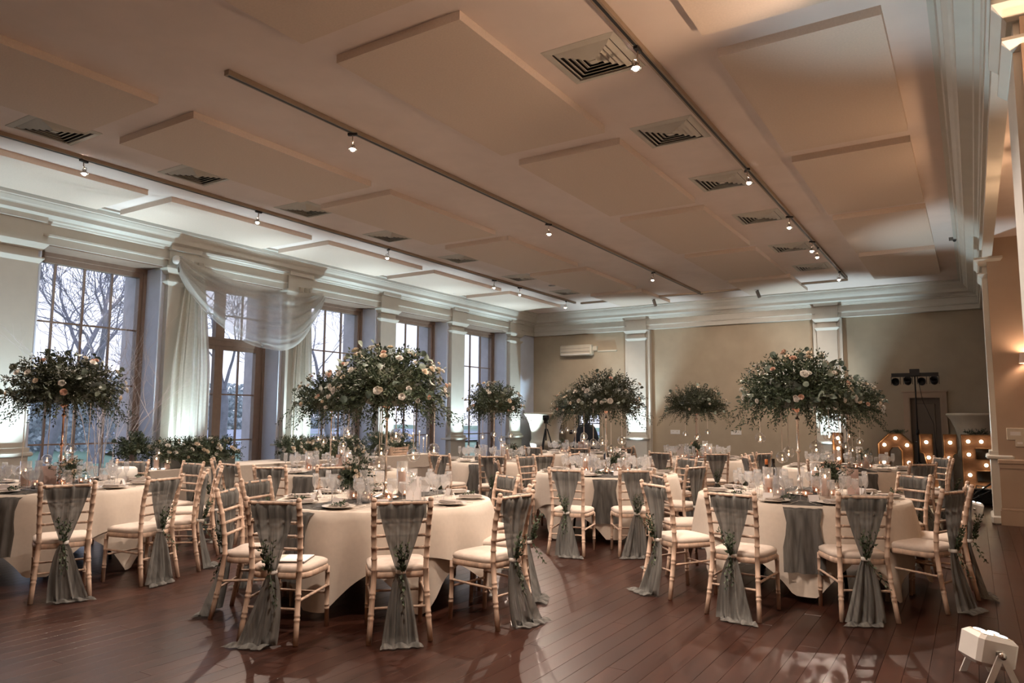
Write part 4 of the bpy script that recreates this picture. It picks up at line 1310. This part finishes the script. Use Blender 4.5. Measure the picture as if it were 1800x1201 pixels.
for tk, lat, dep, lab, sd, kw in (('T1', .08, .42, 'small posy of white roses on the front left table', 1, {}), ('T2', -.28, .12, 'trailing green posy beside the tall stand on the front centre table', 2, dict(h=.12, r=.11, n=70, roses=7)),
                              ('T3', .27, -.05, 'posy of peach and white blooms on the front right table', 3, dict(h=.11, r=.12, n=70, roses=10, palette=(2, 2, 0, 3))), ('T4', .12, .22, 'blush posy in a glass on the middle table', 4, dict(palette=(2, 0))),
                              ('T5', .42, .1, 'pale posy on the curtain-side table', 5, {}), ('T6', .3, .1, 'small posy on the window-end table', 6, {}), ('T7', -.04, .3, 'green and peach posy on the far plain-wall table', 7, dict(r=.12, n=60, palette=(2, 0))),
                              ('T8', .2, .1, 'low posy on the table by the letters', 8, {}), ('T9', -.25, .1, 'small posy on the far corner table', 9, {})):
    x, y = rel(tk, lat, dep); posy(x, y, ZT + .016, lab, sd, **kw)
for tk, lat, dep, lab, cap in (('T3', -.30, -.25, 'dark wine bottle with orange cap on the front right table', 'foil'), ('T3', -.24, -.38, 'second dark wine bottle behind the orange capped one', 'bottle'), ('T6', -.28, .25, 'dark wine bottle on the window-end table', 'bottle'), ('T4', .0, -.32, 'dark wine bottle with orange cap on the middle table', 'foil')):
    x, y = rel(tk, lat, dep); bottle(x, y, ZT + .016, lab, cap)
# greenery cascading on the front centre table, as in the photograph left of its stand
x, y = rel('T2', -.23, .02)
t = thing('greenery_cascade', 'narrow upright cascade of green leaves left of the stand, front centre table', 'foliage', (x, y, ZT + .016))
g = random.Random(55); m = MB()
for k in range(26):
    z = .02 + k * .0125; a = g.uniform(0, 6); rr = .025
    sprig_geo(m, g, .11, 9, .042, .02, (rr * math.cos(a), rr * math.sin(a), z), (math.cos(a), math.sin(a), .4), .35)
ob('foliage', m, 'leaf', t)['kind'] = 'stuff'
ob('stem', MB().tube([(0, 0, 0), (0, 0, .36)], .006), 'stem', t)
for k in range(5):
    a = g.uniform(0, 6); ob('rose', ROSES[k % 5], None, t, (.06 * math.cos(a), .06 * math.sin(a), .12 + .05 * k), look(Vector((math.cos(a), math.sin(a), .4))), .026)
# booklet on a chair seat
b = ob('order_booklet', MB().box((-.09, -.12, 0), (.09, .12, .008)), 'paper', None, (-4.02, 3.56, .498), (0, 0, .55)); tag(b, 'thin white booklet lying on a cream chair seat, front centre table', 'booklet')
ob('cover', MB().box((-.092, -.122, -.004), (.092, .122, 0)), 'black', b)

# ------------------------------------------------------------------ long top table along the windows
X0, X1 = -9.95, -9.12
def long_cloth(y0, y1, label):
    t = thing('trestle_table', 'trestle table hidden under the linen, ' + label, 'table', ((X0 + X1) / 2, (y0 + y1) / 2, 0), 0, 'trestle tables by the windows')
    hx, hy = (X1 - X0) / 2, (y1 - y0) / 2
    ob('tabletop', MB().box((-hx + .02, -hy + .01, .72), (hx - .02, hy - .01, .752)), 'lime', t)
    for sx in (-1, 1):
        for sy in (-1, 1):
            ob('leg', MB().tube([(sx * (hx - .1), sy * (hy - .1), .72), (sx * (hx - .1), sy * (hy - .1), 0)], .016), 'steel', t)
    g = random.Random(int(y0 * 10))
    p = g.uniform(0, 6)
    per = [(-hx, -hy), (hx, -hy), (hx, hy), (-hx, hy)]
    N = 180
    def pos(k):
        k %= 4; i = int(k); f = k - i; a, b = per[i], per[(i + 1) % 4]
        return (a[0] + (b[0] - a[0]) * f, a[1] + (b[1] - a[1]) * f, i)
    NR = [(0, -1), (1, 0), (0, 1), (-1, 0)]
    cx, cyy = (X0 + X1) / 2, (y0 + y1) / 2
    def skirt(u, v):
        x, y, i = pos(4 * u / N)
        nx, ny = NR[i]
        s = (x if i % 2 == 0 else y) * 24 + p
        k = v / 7
        f = (.5 + .5 * math.sin(s)) * .03 * (.25 + .75 * k) + .012 * k
        return (cx + x + nx * f, cyy + y + ny * f, .757 - .75 * k)
    m = MB().grid(skirt, N, 7, close=True)
    m.box((X0, y0, .752), (X1, y1, .757))
    o = ob('table_skirt', m, 'cloth'); tag(o, 'cream pleated skirt to the floor, ' + label, 'tablecloth', 'pleated skirts on the trestle tables')
    def band(u, v):
        x, y, i = pos(4 * u / 80)
        nx, ny = NR[i]
        return (cx + x + nx * .046, cyy + y + ny * .046, .762 - .24 * v / 2 - .006 * math.sin(u * 1.3) * v)
    m = MB().grid(band, 80, 2, close=True).box((X0 - .044, y0 - .044, .7575), (X1 + .044, y1 + .044, .762))
    o = ob('table_overlay', m, 'cloth'); tag(o, 'shorter cream overlay band on top, ' + label, 'tablecloth', 'overlays on the trestle tables')
long_cloth(5.55, 7.6, 'first trestle from the camera')
long_cloth(7.66, 9.7, 'second trestle from the camera')
long_cloth(9.76, 11.6, 'third trestle from the camera')
def run(y0, y1, xc, label, seed, h=.30, trough=True):
    L = (y1 - y0) / 2
    t = thing('floral_run', label, 'flower arrangement', (xc, (y0 + y1) / 2, .763), 0, 'low floral runs on the trestle tables')
    ob('trough', MB().rbox((-.12, -L * .94, 0), (.12, L * .94, .13), .01), 'slate', t)
    g = random.Random(seed)
    m = MB()
    for i in range(int(230 * L / .5)):
        y = g.uniform(-L, L); a = g.uniform(-.25, PI + .25)
        d = Vector((math.cos(a), g.uniform(-.5, .5), math.sin(a))).normalized()
        sprig_geo(m, g, .15, 11, .045, .024, (d.x * .10, y, .13 + max(-.04, d.z) * h * .45), d, .12)
    ob('foliage', m, 'leaf', t)['kind'] = 'stuff'
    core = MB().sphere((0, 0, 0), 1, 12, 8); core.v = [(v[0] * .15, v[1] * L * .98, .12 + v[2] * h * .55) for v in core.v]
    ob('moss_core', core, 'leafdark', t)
    for i in range(int(60 * L / .5)):
        y = g.uniform(-L, L); a = g.uniform(-.1, PI + .1)
        ob('rose', ROSES[g.choice((0, 3, 4, 3, 0))], None, t, (math.cos(a) * .20, y, .13 + math.sin(a) * h * .72 * g.uniform(.8, 1.05)), look(Vector((math.cos(a), g.uniform(-.4, .4), math.sin(a)))), g.uniform(.02, .036))
run(5.75, 7.0, -9.36, 'low run of white roses and greenery nearest the camera by the windows', 301, .36)
run(8.0, 9.75, -9.45, 'low run of white roses and greenery in a slate trough, middle of the windows', 302)
run(10.0, 11.1, -9.45, 'low run of white roses and greenery farthest along the windows', 303, .38)
# greenery, amber candles and taper candles at the ends of the trestle tables
t = thing('bonsai_greenery', 'loose dark green arrangement at the camera end of the trestle tables', 'foliage', (-9.62, 5.62, .763))
ob('bowl', MB().lathe([(.05, .0), (.06, .004), (.11, .09), (.10, .09)], 16), 'slate', t)
bush(t, random.Random(77), (0, 0, .26), (.26, .26, .24, .14), 110, .2, .045, .03, -.4, 'leaf', 0, .03, 8, 16, core=.5)
for i, (dx, dy, h) in enumerate(((.26, .08, .20), (.34, .0, .13), (.40, .12, .09))):
    candle_vase(-9.62 + dx, 5.75 + dy, .763, h + .06, h, 'amber lit candle, %s beside the dark arrangement by the garden door' % ORD[i], 'amber candles', 'wax', .045)
fs = thing('fairy_light_string', 'little string of warm fairy lights around the amber candles', 'lights', (-9.28, 5.8, .765))
for k in range(14):
    ob('light', MB().sphere((0, 0, .008), .006, 6, 4), 'fairy', fs, (rng.uniform(-.14, .1), rng.uniform(-.12, .12), 0))
ob('wire', MB().tube([(-.14 + .02 * k, .08 * math.sin(k * 1.7), .003) for k in range(13)], .0015, 4), 'copper', fs)
for i, (x, y, h) in enumerate(((-9.3, 11.25, .42), (-9.25, 11.42, .34), (-9.4, 11.5, .28), (-9.55, 11.35, .38))):
    t = thing('taper_candlestick', 'lit ivory taper candle on a slim stick, %s at the far end of the trestles' % ORD[i], 'candle', (x, y, .763), 0, 'taper candles')
    ob('stick', MB().lathe([(.001, 0), (.04, 0), (.042, .006), (.01, .012), (.008, h * .4), (.014, h * .42), (.014, h * .45), (.001, h * .45)], 12), 'steel', t)
    k = ob('candle', MB().lathe([(.0105, h * .44), (.009, h), (.001, h + .003)], 10), 'ivory', t)
    ob('flame', MB().sphere((0, 0, h + .016), .009, 8, 6, 1.9), 'flame', k)
t = thing('wooden_crate', 'small pine crate on the far trestle beside the flowers', 'crate', (-9.28, 10.55, .763), 0)
for k in range(3):
    ob('slat', MB().box((.10, -.22, .01 + k * .05), (.115, .22, .05 + k * .05)), 'lime', t)
    ob('slat', MB().box((-.115, -.22, .01 + k * .05), (-.10, .22, .05 + k * .05)), 'lime', t)
for s in (-1, 1): ob('end_board', MB().box((-.10, s * .21 - .008, 0), (.10, s * .21 + .008, .16)), 'lime', t)
ob('bottom', MB().box((-.10, -.2, 0), (.10, .2, .01)), 'lime', t)

# white draped stool by the nearest window and the white branch decoration
t = thing('draped_stool', 'small white cloth draped stand behind the front left table', 'stool', (-8.75, 5.0, 0), .4)
ob('cloth_cover', MB().lathe([(.001, .86), (.13, .86), (.155, .84), (.165, .76), (.175, .4), (.2, .02)], 28, wob=lambda a, k: 1 + (.04 * math.sin(9 * a) * k / 5)), 'white', t)
ob('stand', MB().tube([(0, 0, 0), (0, 0, .84)], .03), 'lime', t)
g = random.Random(12)
t = thing('white_branch_tree', 'slender white painted twig tree standing before the nearest window', 'branches', (-10.05, 5.45, 0))
ob('pot', MB().lathe([(.001, 0), (.14, 0), (.17, .3), (.15, .3), (.001, .27)], 18), 'white', t)
m = MB(); tips = []
def twg(p, d, L, r, lev):
    pts = [p]; q = p; dd = d
    for i in range(5):
        dd = (dd + Vector((g.uniform(-1, 1), g.uniform(-1, 1), g.uniform(-.3, .5))) * .16).normalized(); q = q + dd * L / 5; pts.append(q)
    m.tube(pts, [r * (1 - .15 * i) for i in range(6)], 4, False); tips.append(q)
    if lev < 3:
        for i in range(4):
            a = pts[2 + i % 4 if i < 3 else 5]
            e = (dd + Vector((g.uniform(-1, 1), g.uniform(-1, 1), g.uniform(-.3, .6))) * .75).normalized()
            twg(a, e, L * .58, r * .5, lev + 1)
for k in range(7):
    twg(Vector((0, 0, .28)), Vector((g.uniform(-.12, .35), g.uniform(-.3, .4), 1)).normalized(), 1.35 + g.uniform(-.1, .3), .009, 0)
ob('branches', m, 'twig', t)['kind'] = 'stuff'

# ------------------------------------------------------------------ voile at the garden door
CX = -10.70
def drop(y0, y1, label, zt, seed, pinch):
    g = random.Random(seed); p = g.uniform(0, 6)
    def fn(u, v):
        s = u / 60; k = v / 16
        w = (1 - pinch) + pinch * min(1, k * 2.2)
        y = (y0 + y1) / 2 + (s - .5) * (y1 - y0) * w
        return (CX - .09 + .045 * math.sin(s * 30 + p) * (.4 + .6 * k) + .02 * math.sin(s * 71 + p), y + .015 * math.sin(s * 45), zt - (zt - .01) * k)
    o = ob('curtain', MB().grid(fn, 60, 16), 'drop'); tag(o, label, 'curtain', 'white voile drapes at the garden door')
drop(6.83, 7.55, 'long white voile drop left of the garden door', 4.02, 1, .6)
drop(9.28, 9.78, 'long white voile drop right of the garden door', 3.95, 2, .45)
def swag(u, v):
    s = u / 70; k = v / 26                 # s across, k from the top edge to the bottom edge
    y0, y1 = 6.80, 9.86
    fall = 4 * s * (1 - s)
    skew = s ** .8
    top = 4.04 - .14 * s - .20 * fall
    dep = (.14 + .95 * fall ** .7 + .55 * max(0, s - .55) * 1.6 * (1 - s) * 2.2)
    z = top - dep * k
    fo = math.sin(k * 30 + 3 * math.sin(s * 3)) * .075 * (.4 + .6 * abs(s - .45) * 2) + .03 * math.sin(k * 53 + 4 * s)
    y = y0 + (y1 - y0) * s + .18 * math.sin(PI * s) * (k - .3) * (1 if s < .5 else .6)
    return (CX + .02 + .10 * fall * k + fo, y, z)
o = ob('curtain_swag', MB().grid(swag, 70, 26), 'curtain'); tag(o, 'white voile swag looped across the top of the garden door', 'curtain')
t = thing('swag_knot', 'gathered white voile knot and cord at the left end of the swag', 'curtain tie', (CX - .02, 6.80, 3.98))
ob('knot', MB().sphere((0, 0, 0), .075, 10, 8), 'white', t); ob('cord', MB().tube([(0, 0, .05), (.03, .02, -.05), (.02, .03, -.2)], .012), 'stem', t)
ob('hook', MB().tube([(-.15, 0, .03), (0, 0, .03)], .01), 'steel', t)

# ------------------------------------------------------------------ lit LOVE letters
YL = 17.05
def letter(ch, x0, label):
    # open wooden boxes with a recessed back, outline walls and round bulbs
    t = thing('marquee_letter', label, 'letter sign', (x0, YL, 0), 0, 'lit wooden marquee letters')
    D, Wl, Hh = .26, .66, 1.2
    S = .2
    outlines, bulbs = [], []
    if ch == 'L':
        outlines = [[(0, 0), (Wl, 0), (Wl, S), (S, S), (S, Hh), (0, Hh)]]
        bulbs = [(.1, 1.08), (.1, .86), (.1, .64), (.1, .42), (.1, .1), (.34, .1), (.56, .1)]
    elif ch == 'O':
        e = .21
        outlines = [[(e, 0), (Wl - e, 0), (Wl, e), (Wl, Hh - e), (Wl - e, Hh), (e, Hh), (0, Hh - e), (0, e)]]
        bulbs = [(.33, 1.1), (.12, .96), (.54, .96), (.1, .6), (.56, .6), (.12, .24), (.54, .24), (.33, .1)]
    elif ch == 'V':
        outlines = [[(.23, 0), (.43, 0), (.52, .42), (.60, .8), (.66, .82), (.66, Hh), (.42, Hh), (.42, .8), (.33, .34), (.24, .8), (.24, Hh), (0, Hh), (0, .82), (.06, .8), (.14, .42)]]
        bulbs = [(.12, 1.03), (.54, 1.03), (.15, .72), (.51, .72), (.21, .42), (.45, .42), (.33, .12)]
    else:
        outlines = [[(0, 0), (Wl, 0), (Wl, .28), (.24, .28), (.24, .48), (.52, .48), (.52, .72), (.24, .72), (.24, .92), (Wl, .92), (Wl, Hh), (0, Hh)]]
        bulbs = [(.12, 1.06), (.34, 1.06), (.56, 1.06), (.12, .8), (.40, .6), (.12, .4), (.12, .14), (.34, .14), (.56, .14)]
    hole = [(.2, .3), (.46, .3), (.46, .84), (.39, .95), (.27, .95), (.2, .84)] if ch == 'O' else None
    back = MB()
    poly = outlines[0]
    if ch == 'O':
        inner = [(.27, .27), (.39, .27), (.45, .36), (.45, .84), (.39, .93), (.27, .93), (.21, .84), (.21, .36)]
        n = 8
        vs = [(x, D - .02, z) for x, z in poly] + [(x, D - .02, z) for x, z in inner] + [(x, D, z) for x, z in poly] + [(x, D, z) for x, z in inner]
        fs = []
        for i in range(n):
            j = (i + 1) % n
            fs += [(i, j, n + j, n + i), (2 * n + i, 3 * n + i, 3 * n + j, 2 * n + j)]
        back.add(vs, fs)
        walls = [poly, inner]
    else:
        back.prism([(x, D - .02, z) for x, z in poly], (0, .02, 0)); walls = [poly]
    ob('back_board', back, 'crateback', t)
    for w in walls:
        n = len(w)
        for i in range(n):
            a, b = Vector((w[i][0], w[i][1])), Vector((w[(i + 1) % n][0], w[(i + 1) % n][1]))
            d = (b - a).normalized(); nn = Vector((-d.y, d.x)) * .016
            q = [a, b, b + nn, a + nn]
            ob('side_board', MB().prism([(p.x, 0, p.y) for p in q], (0, D - .02, 0)), 'crate', t)
    for x, z in bulbs:
        s = ob('socket', MB().tube([(x, D - .02, z), (x, D - .06, z)], .02, 8), 'black', t)
        ob('bulb', MB().sphere((x, D - .09, z), .034, 10, 7), 'fair', s)
letter('L', -2.62, 'lit wooden letter L, mostly behind flowers and hanging globes')
letter('O', -1.74, 'lit wooden letter O between the L and the V')
letter('V', -.97, 'lit wooden letter V before the dark door')
letter('E', -.24, 'lit wooden letter E beside the arcade pier')
g = random.Random(8)
for i, (x, lab) in enumerate(((-1.4, 'green garland lying on top of the letter O'), (.06, 'green garland lying on top of the letter E'))):
    t = thing('letter_garland', lab, 'foliage', (x, YL + .12, 1.205)); m = MB()
    for k in range(14): sprig_geo(m, g, .14, 9, .05, .026, (g.uniform(-.14, .14), g.uniform(-.05, .05), .0), (g.uniform(-1, 1), g.uniform(-.4, .4), .5), .2)
    ob('foliage', m, 'leaf', t)['kind'] = 'stuff'
    ob('stem', MB().tube([(-.16, 0, .008), (.16, 0, .008)], .005), 'stem', t)

# ------------------------------------------------------------------ lights and gear along the far wall
t = thing('disco_light_stand', 'black stand with a bar of four stage lights behind the letters', 'light stand', (-1.02, 17.65, 0))
ob('pole', MB().tube([(0, 0, .1), (0, 0, 1.25)], .02).tube([(0, 0, 1.2), (0, 0, 2.42)], .015), 'black', t)
ob('clamp', MB().tube([(0, 0, 1.17), (0, 0, 1.28)], .032, 10), 'black', t)
for k in range(3):
    a = 2 * PI * k / 3 + .4
    ob('leg', MB().tube([(.02 * math.cos(a), .02 * math.sin(a), .6), (.5 * math.cos(a), .5 * math.sin(a), .01)], .012), 'black', t)
ob('crossbar', MB().box((-.44, -.04, 2.40), (.44, .04, 2.48)), 'black', t)
ob('control_box', MB().box((-.09, -.09, 2.42), (.09, .09, 2.56)), 'black', t)
for k in range(4):
    x = (-.36, -.13, .13, .36)[k]
    h = ob('lamp_can', MB().lathe([(.001, -.02), (.05, -.02), (.07, .02), (.078, .13), (.07, .13), (.055, .04)], 14).xf(Matrix.Translation((x, -.02, 2.27)) @ Matrix.Rotation(R(75 - 20 * (k % 2)), 4, 'X')), 'black', t)
    ob('yoke', MB().box((x - .09, -.015, 2.24), (x - .08, .015, 2.41)).box((x + .08, -.015, 2.24), (x + .09, .015, 2.41)), 'black', h)
ob('cable', MB().tube([(.05, 0, 2.4), (.12, .03, 1.9), (.3, .06, 1.4), (.33, .05, .6)], .006), 'black', t)

def urn(loc, label, s=1.0):
    t = thing('stone_urn', label, 'urn', loc, 0, 'large cream urns by the far wall')
    ob('bowl', MB().lathe([(.001, .42), (.12, .42), (.16, .44), (.30, .52), (.37, .64), (.385, .72), (.36, .75), (.345, .80), (.35, .98), (.40, 1.18), (.47, 1.34), (.52, 1.40), (.535, 1.42), (.53, 1.45), (.47, 1.45), (.42, 1.36), (.001, 1.3)], 36), 'urn', t, sc=s)
    ob('stem', MB().lathe([(.26, .12), (.25, .15), (.14, .2), (.105, .28), (.12, .36), (.15, .40), (.14, .43)], 28), 'urn', t, sc=s)
    ob('foot', MB().rbox((-.3, -.3, 0), (.3, .3, .13), .015), 'urn', t, sc=s)
urn((-10.15, 17.75, 0), 'large cream urn in the far corner behind a camera tripod', 1.12)
urn((.1, 17.85, 0), 'large cream urn behind the lit letter E', 1.12)
def tripod(loc, rz, label, coat):
    t = thing('camera_tripod', label, 'tripod', loc, rz)
    for k in range(3):
        a = 2 * PI * k / 3
        ob('leg', MB().tube([(.03 * math.cos(a), .03 * math.sin(a), 1.2), (.4 * math.cos(a), .4 * math.sin(a), 0)], .017), 'black', t)
    ob('column', MB().tube([(0, 0, .9), (0, 0, 1.36)], .016), 'black', t)
    ob('head', MB().box((-.05, -.05, 1.34), (.05, .05, 1.42)).tube([(0, 0, 1.36), (.1, .22, 1.28)], .009), 'black', t)
    ob('camera_body', MB().rbox((-.08, -.06, 1.42), (.08, .06, 1.55), .012), 'black', t)
    ob('lens', MB().tube([(0, -.06, 1.48), (0, -.2, 1.48)], .042, 12), 'black', t)
    if coat:
        ob('draped_coat', MB().grid(lambda u, v: ((.07 + .30 * (v / 8) ** .5) * math.cos(2 * PI * u / 24) * (1 + .08 * math.sin(7 * 2 * PI * u / 24)), (.05 + .12 * (v / 8)) * math.sin(2 * PI * u / 24), 1.33 - .62 * (v / 8) ** 1.5), 24, 8, close=True), 'coat', t)
tripod((-9.35, 16.4, 0), .4, 'black camera tripod standing in front of the corner urn', False)
tripod((-8.65, 17.3, 0), .2, 'tripod hung with a dark coat before the small far window', True)

t = thing('air_conditioner', 'cream wall air conditioning unit on the far wall', 'air conditioner', (-9.5, YW - .004, 3.25))
ob('casing', MB().rbox((-.5, -.22, 0), (.5, 0, .31), .03), 'acw', t)
ob('flap', MB().box((-.46, -.235, .02), (.46, -.16, .05), Matrix.Rotation(R(0), 4, 'X')), 'white', t)
ob('grille', MB().box((-.46, -.226, .10), (.46, -.218, .115)).box((-.46, -.226, .2), (.46, -.218, .208)), 'grey', t)
ob('pipe_box', MB().box((.5, -.1, .14), (.62, 0, .26)), 'acw', t)
ob('conduit', MB().box((.62, -.05, .10), (1.2, 0, .135)), 'acw', t)
for x, lab, z, w, h, mt in ((-6.66, 'white double wall socket left of the far plain-wall table flowers', 1.13, .26, .11, 'white'), (-5.07, 'white double wall socket right of the far plain-wall table flowers', 1.14, .26, .11, 'white'), (-9.95 + .75, 'small dark wall plate between the corner urn and the far window', 1.08, .1, .1, 'coat')):
    if mt == 'coat': x = -9.75
    t = thing('wall_socket', lab, 'socket', (x, YW, z))
    ob('plate', MB().rbox((-w / 2, -.014, -h / 2), (w / 2, 0, h / 2), .004), mt, t)
    for k in (-1, 1): ob('rocker', MB().box((k * w * .22 - .012, -.02, .0), (k * w * .22 + .012, -.013, .025)), 'acw', t)

# poles, box and cables on the floor by the arcade
t = thing('light_stand_pole', 'black pole leaning from the floor by the far arcade pier, upper one', 'pole', (-.25, 15.0, .012), 0, 'black poles by the arcade')
ob('tube', MB().tube([(-.05, 0, 0), (.5, -.45, .48)], .014), 'black', t); ob('joint', MB().tube([(.22, -.22, .24), (.27, -.26, .285)], .022), 'black', t)
t = thing('light_stand_pole', 'black pole leaning from the floor by the far arcade pier, lower one', 'pole', (-.2, 14.8, .012), 0, 'black poles by the arcade')
ob('tube', MB().tube([(-.08, .1, 0), (.45, -.3, .36)], .014), 'black', t); ob('joint', MB().tube([(.2, -.11, .19), (.24, -.14, .22)], .022), 'black', t)
t = thing('equipment_case', 'small black equipment case on the floor before the letter E', 'case', (.05, 15.6, 0), .2)
ob('body', MB().rbox((-.22, -.16, 0), (.22, .16, .22), .02), 'black', t); ob('lid', MB().rbox((-.225, -.165, .225), (.225, .165, .27), .02), 'black', t)
ob('handle', MB().tube([(-.08, 0, .27), (-.08, 0, .31), (.08, 0, .31), (.08, 0, .27)], .009), 'grey', t)
c = ob('cable', MB().tube([(-.42, 14.5, .008), (-.2, 14.3, .008), (-.02, 14.55, .008), (.06, 14.9, .008), (-.1, 15.2, .008), (.0, 15.5, .008)], .009), 'black'); tag(c, 'black cable lying on the floor by the arcade pier', 'cable')

# fittings on the far arcade pier
PY = 12.65
def sconce(x, y, z, rz, label, power):
    t = thing('wall_sconce', label, 'wall lamp', (x, y, z), rz, 'pleated wall lamps')
    ob('shade', MB().grid(lambda u, v: ((.105 + .012 * v) * math.cos(2 * PI * u / 80) * (1 + .03 * (u % 2)), -.13 + (.105 + .012 * v) * math.sin(2 * PI * u / 80) * (1 + .03 * (u % 2)), .17 + .15 * (1 - v)), 80, 1, close=True), 'shade', t)
    ob('lower_shade', MB().grid(lambda u, v: ((.07 - .02 * v) * math.cos(2 * PI * u / 60) * (1 + .03 * (u % 2)), -.13 + (.07 - .02 * v) * math.sin(2 * PI * u / 60) * (1 + .03 * (u % 2)), .16 - .12 * v), 60, 1, close=True), 'shade', t)
    ob('arm', MB().tube([(0, 0, .1), (0, -.06, .08), (0, -.13, .1), (0, -.13, .2)], .01), 'gold', t)
    ob('back_plate', MB().lathe([(.001, 0), (.05, 0), (.05, .012), (.001, .016)], 14).xf(Matrix.Translation((0, 0, .1)) @ Matrix.Rotation(PI / 2, 4, 'X')), 'gold', t)
    ob('bulb', MB().sphere((0, -.13, .22), .028, 8, 6), 'fairy', t)
    point((x + .13 * math.sin(rz), y - .13 * math.cos(rz), z + .27), power, (1, .66, .42), .05)
sconce(.70, PY, 2.12, 0, 'pleated blush wall lamp on the far arcade pier', SCONCE_W * .12)
sconce(.80, 4.85, 2.12, 0, 'added pleated blush wall lamp, unseen on the nearer arcade pier, for warm fill', SCONCE_W * 3.4)  # unseen lamp added to warm the ceiling and near chairs
sconce(-.6, -3.6, 2.12, PI, 'added pleated blush wall lamp, unseen behind the camera, for warm fill', SCONCE_W * 2.2)  # another unseen lamp, added as warm fill from behind
for (x, z, w, h), lab in (((.49, 1.29, .21, .17), 'large cream control panel on the far arcade pier'), ((.535, 1.16, .11, .1), 'small cream switch under the control panel')):
    t = thing('wall_switch', lab, 'switch', (x, PY, z))
    ob('plate', MB().rbox((-w / 2, -.03, -h / 2), (w / 2, 0, h / 2), .005), 'acw', t); ob('button', MB().box((-w * .3, -.036, -h * .12), (w * .3, -.029, h * .2)), 'white', t)
# lantern in the opening between the piers
t = thing('hanging_lantern', 'dark tapering lantern hanging in the arcade opening', 'lantern', (.86, 8.5, 2.72))
def hexp(r, z, k): return (r * math.cos(PI / 3 * k), r * math.sin(PI / 3 * k), z)
for k in range(6):
    ob('bar', MB().tube([hexp(.19, .82, k), hexp(.19, .12, k), hexp(.03, .0, k)], .012, 5), 'stem', t)
    ob('pane', MB().add([hexp(.185, .8, k), hexp(.185, .8, k + 1), hexp(.185, .12, k + 1), hexp(.185, .12, k)], [(0, 1, 2, 3)]), 'glass', t)
for z in (.82, .12):
    ob('hoop', MB().tube([hexp(.19, z, k) for k in range(7)], .014, 5), 'stem', t)
ob('finial', MB().lathe([(.001, -.09), (.03, -.06), (.05, -.03), (.02, .0), (.03, .02)], 10), 'stem', t)
ob('chain', MB().tube([(0, 0, .82), (0, 0, 4.16 - 2.72)], .008), 'stem', t); ob('crown', MB().lathe([(.19, .82), (.1, .9), (.02, .98)], 6), 'stem', t)
ob('bulb', MB().sphere((0, 0, .45), .03, 8, 6), 'fairy', t)  # bulb and the glow below are added to warm the arcade ceiling
point((.86, 8.5, 3.12), SCONCE_W * 1.1, (1, .62, .36), .06)

number_labels()
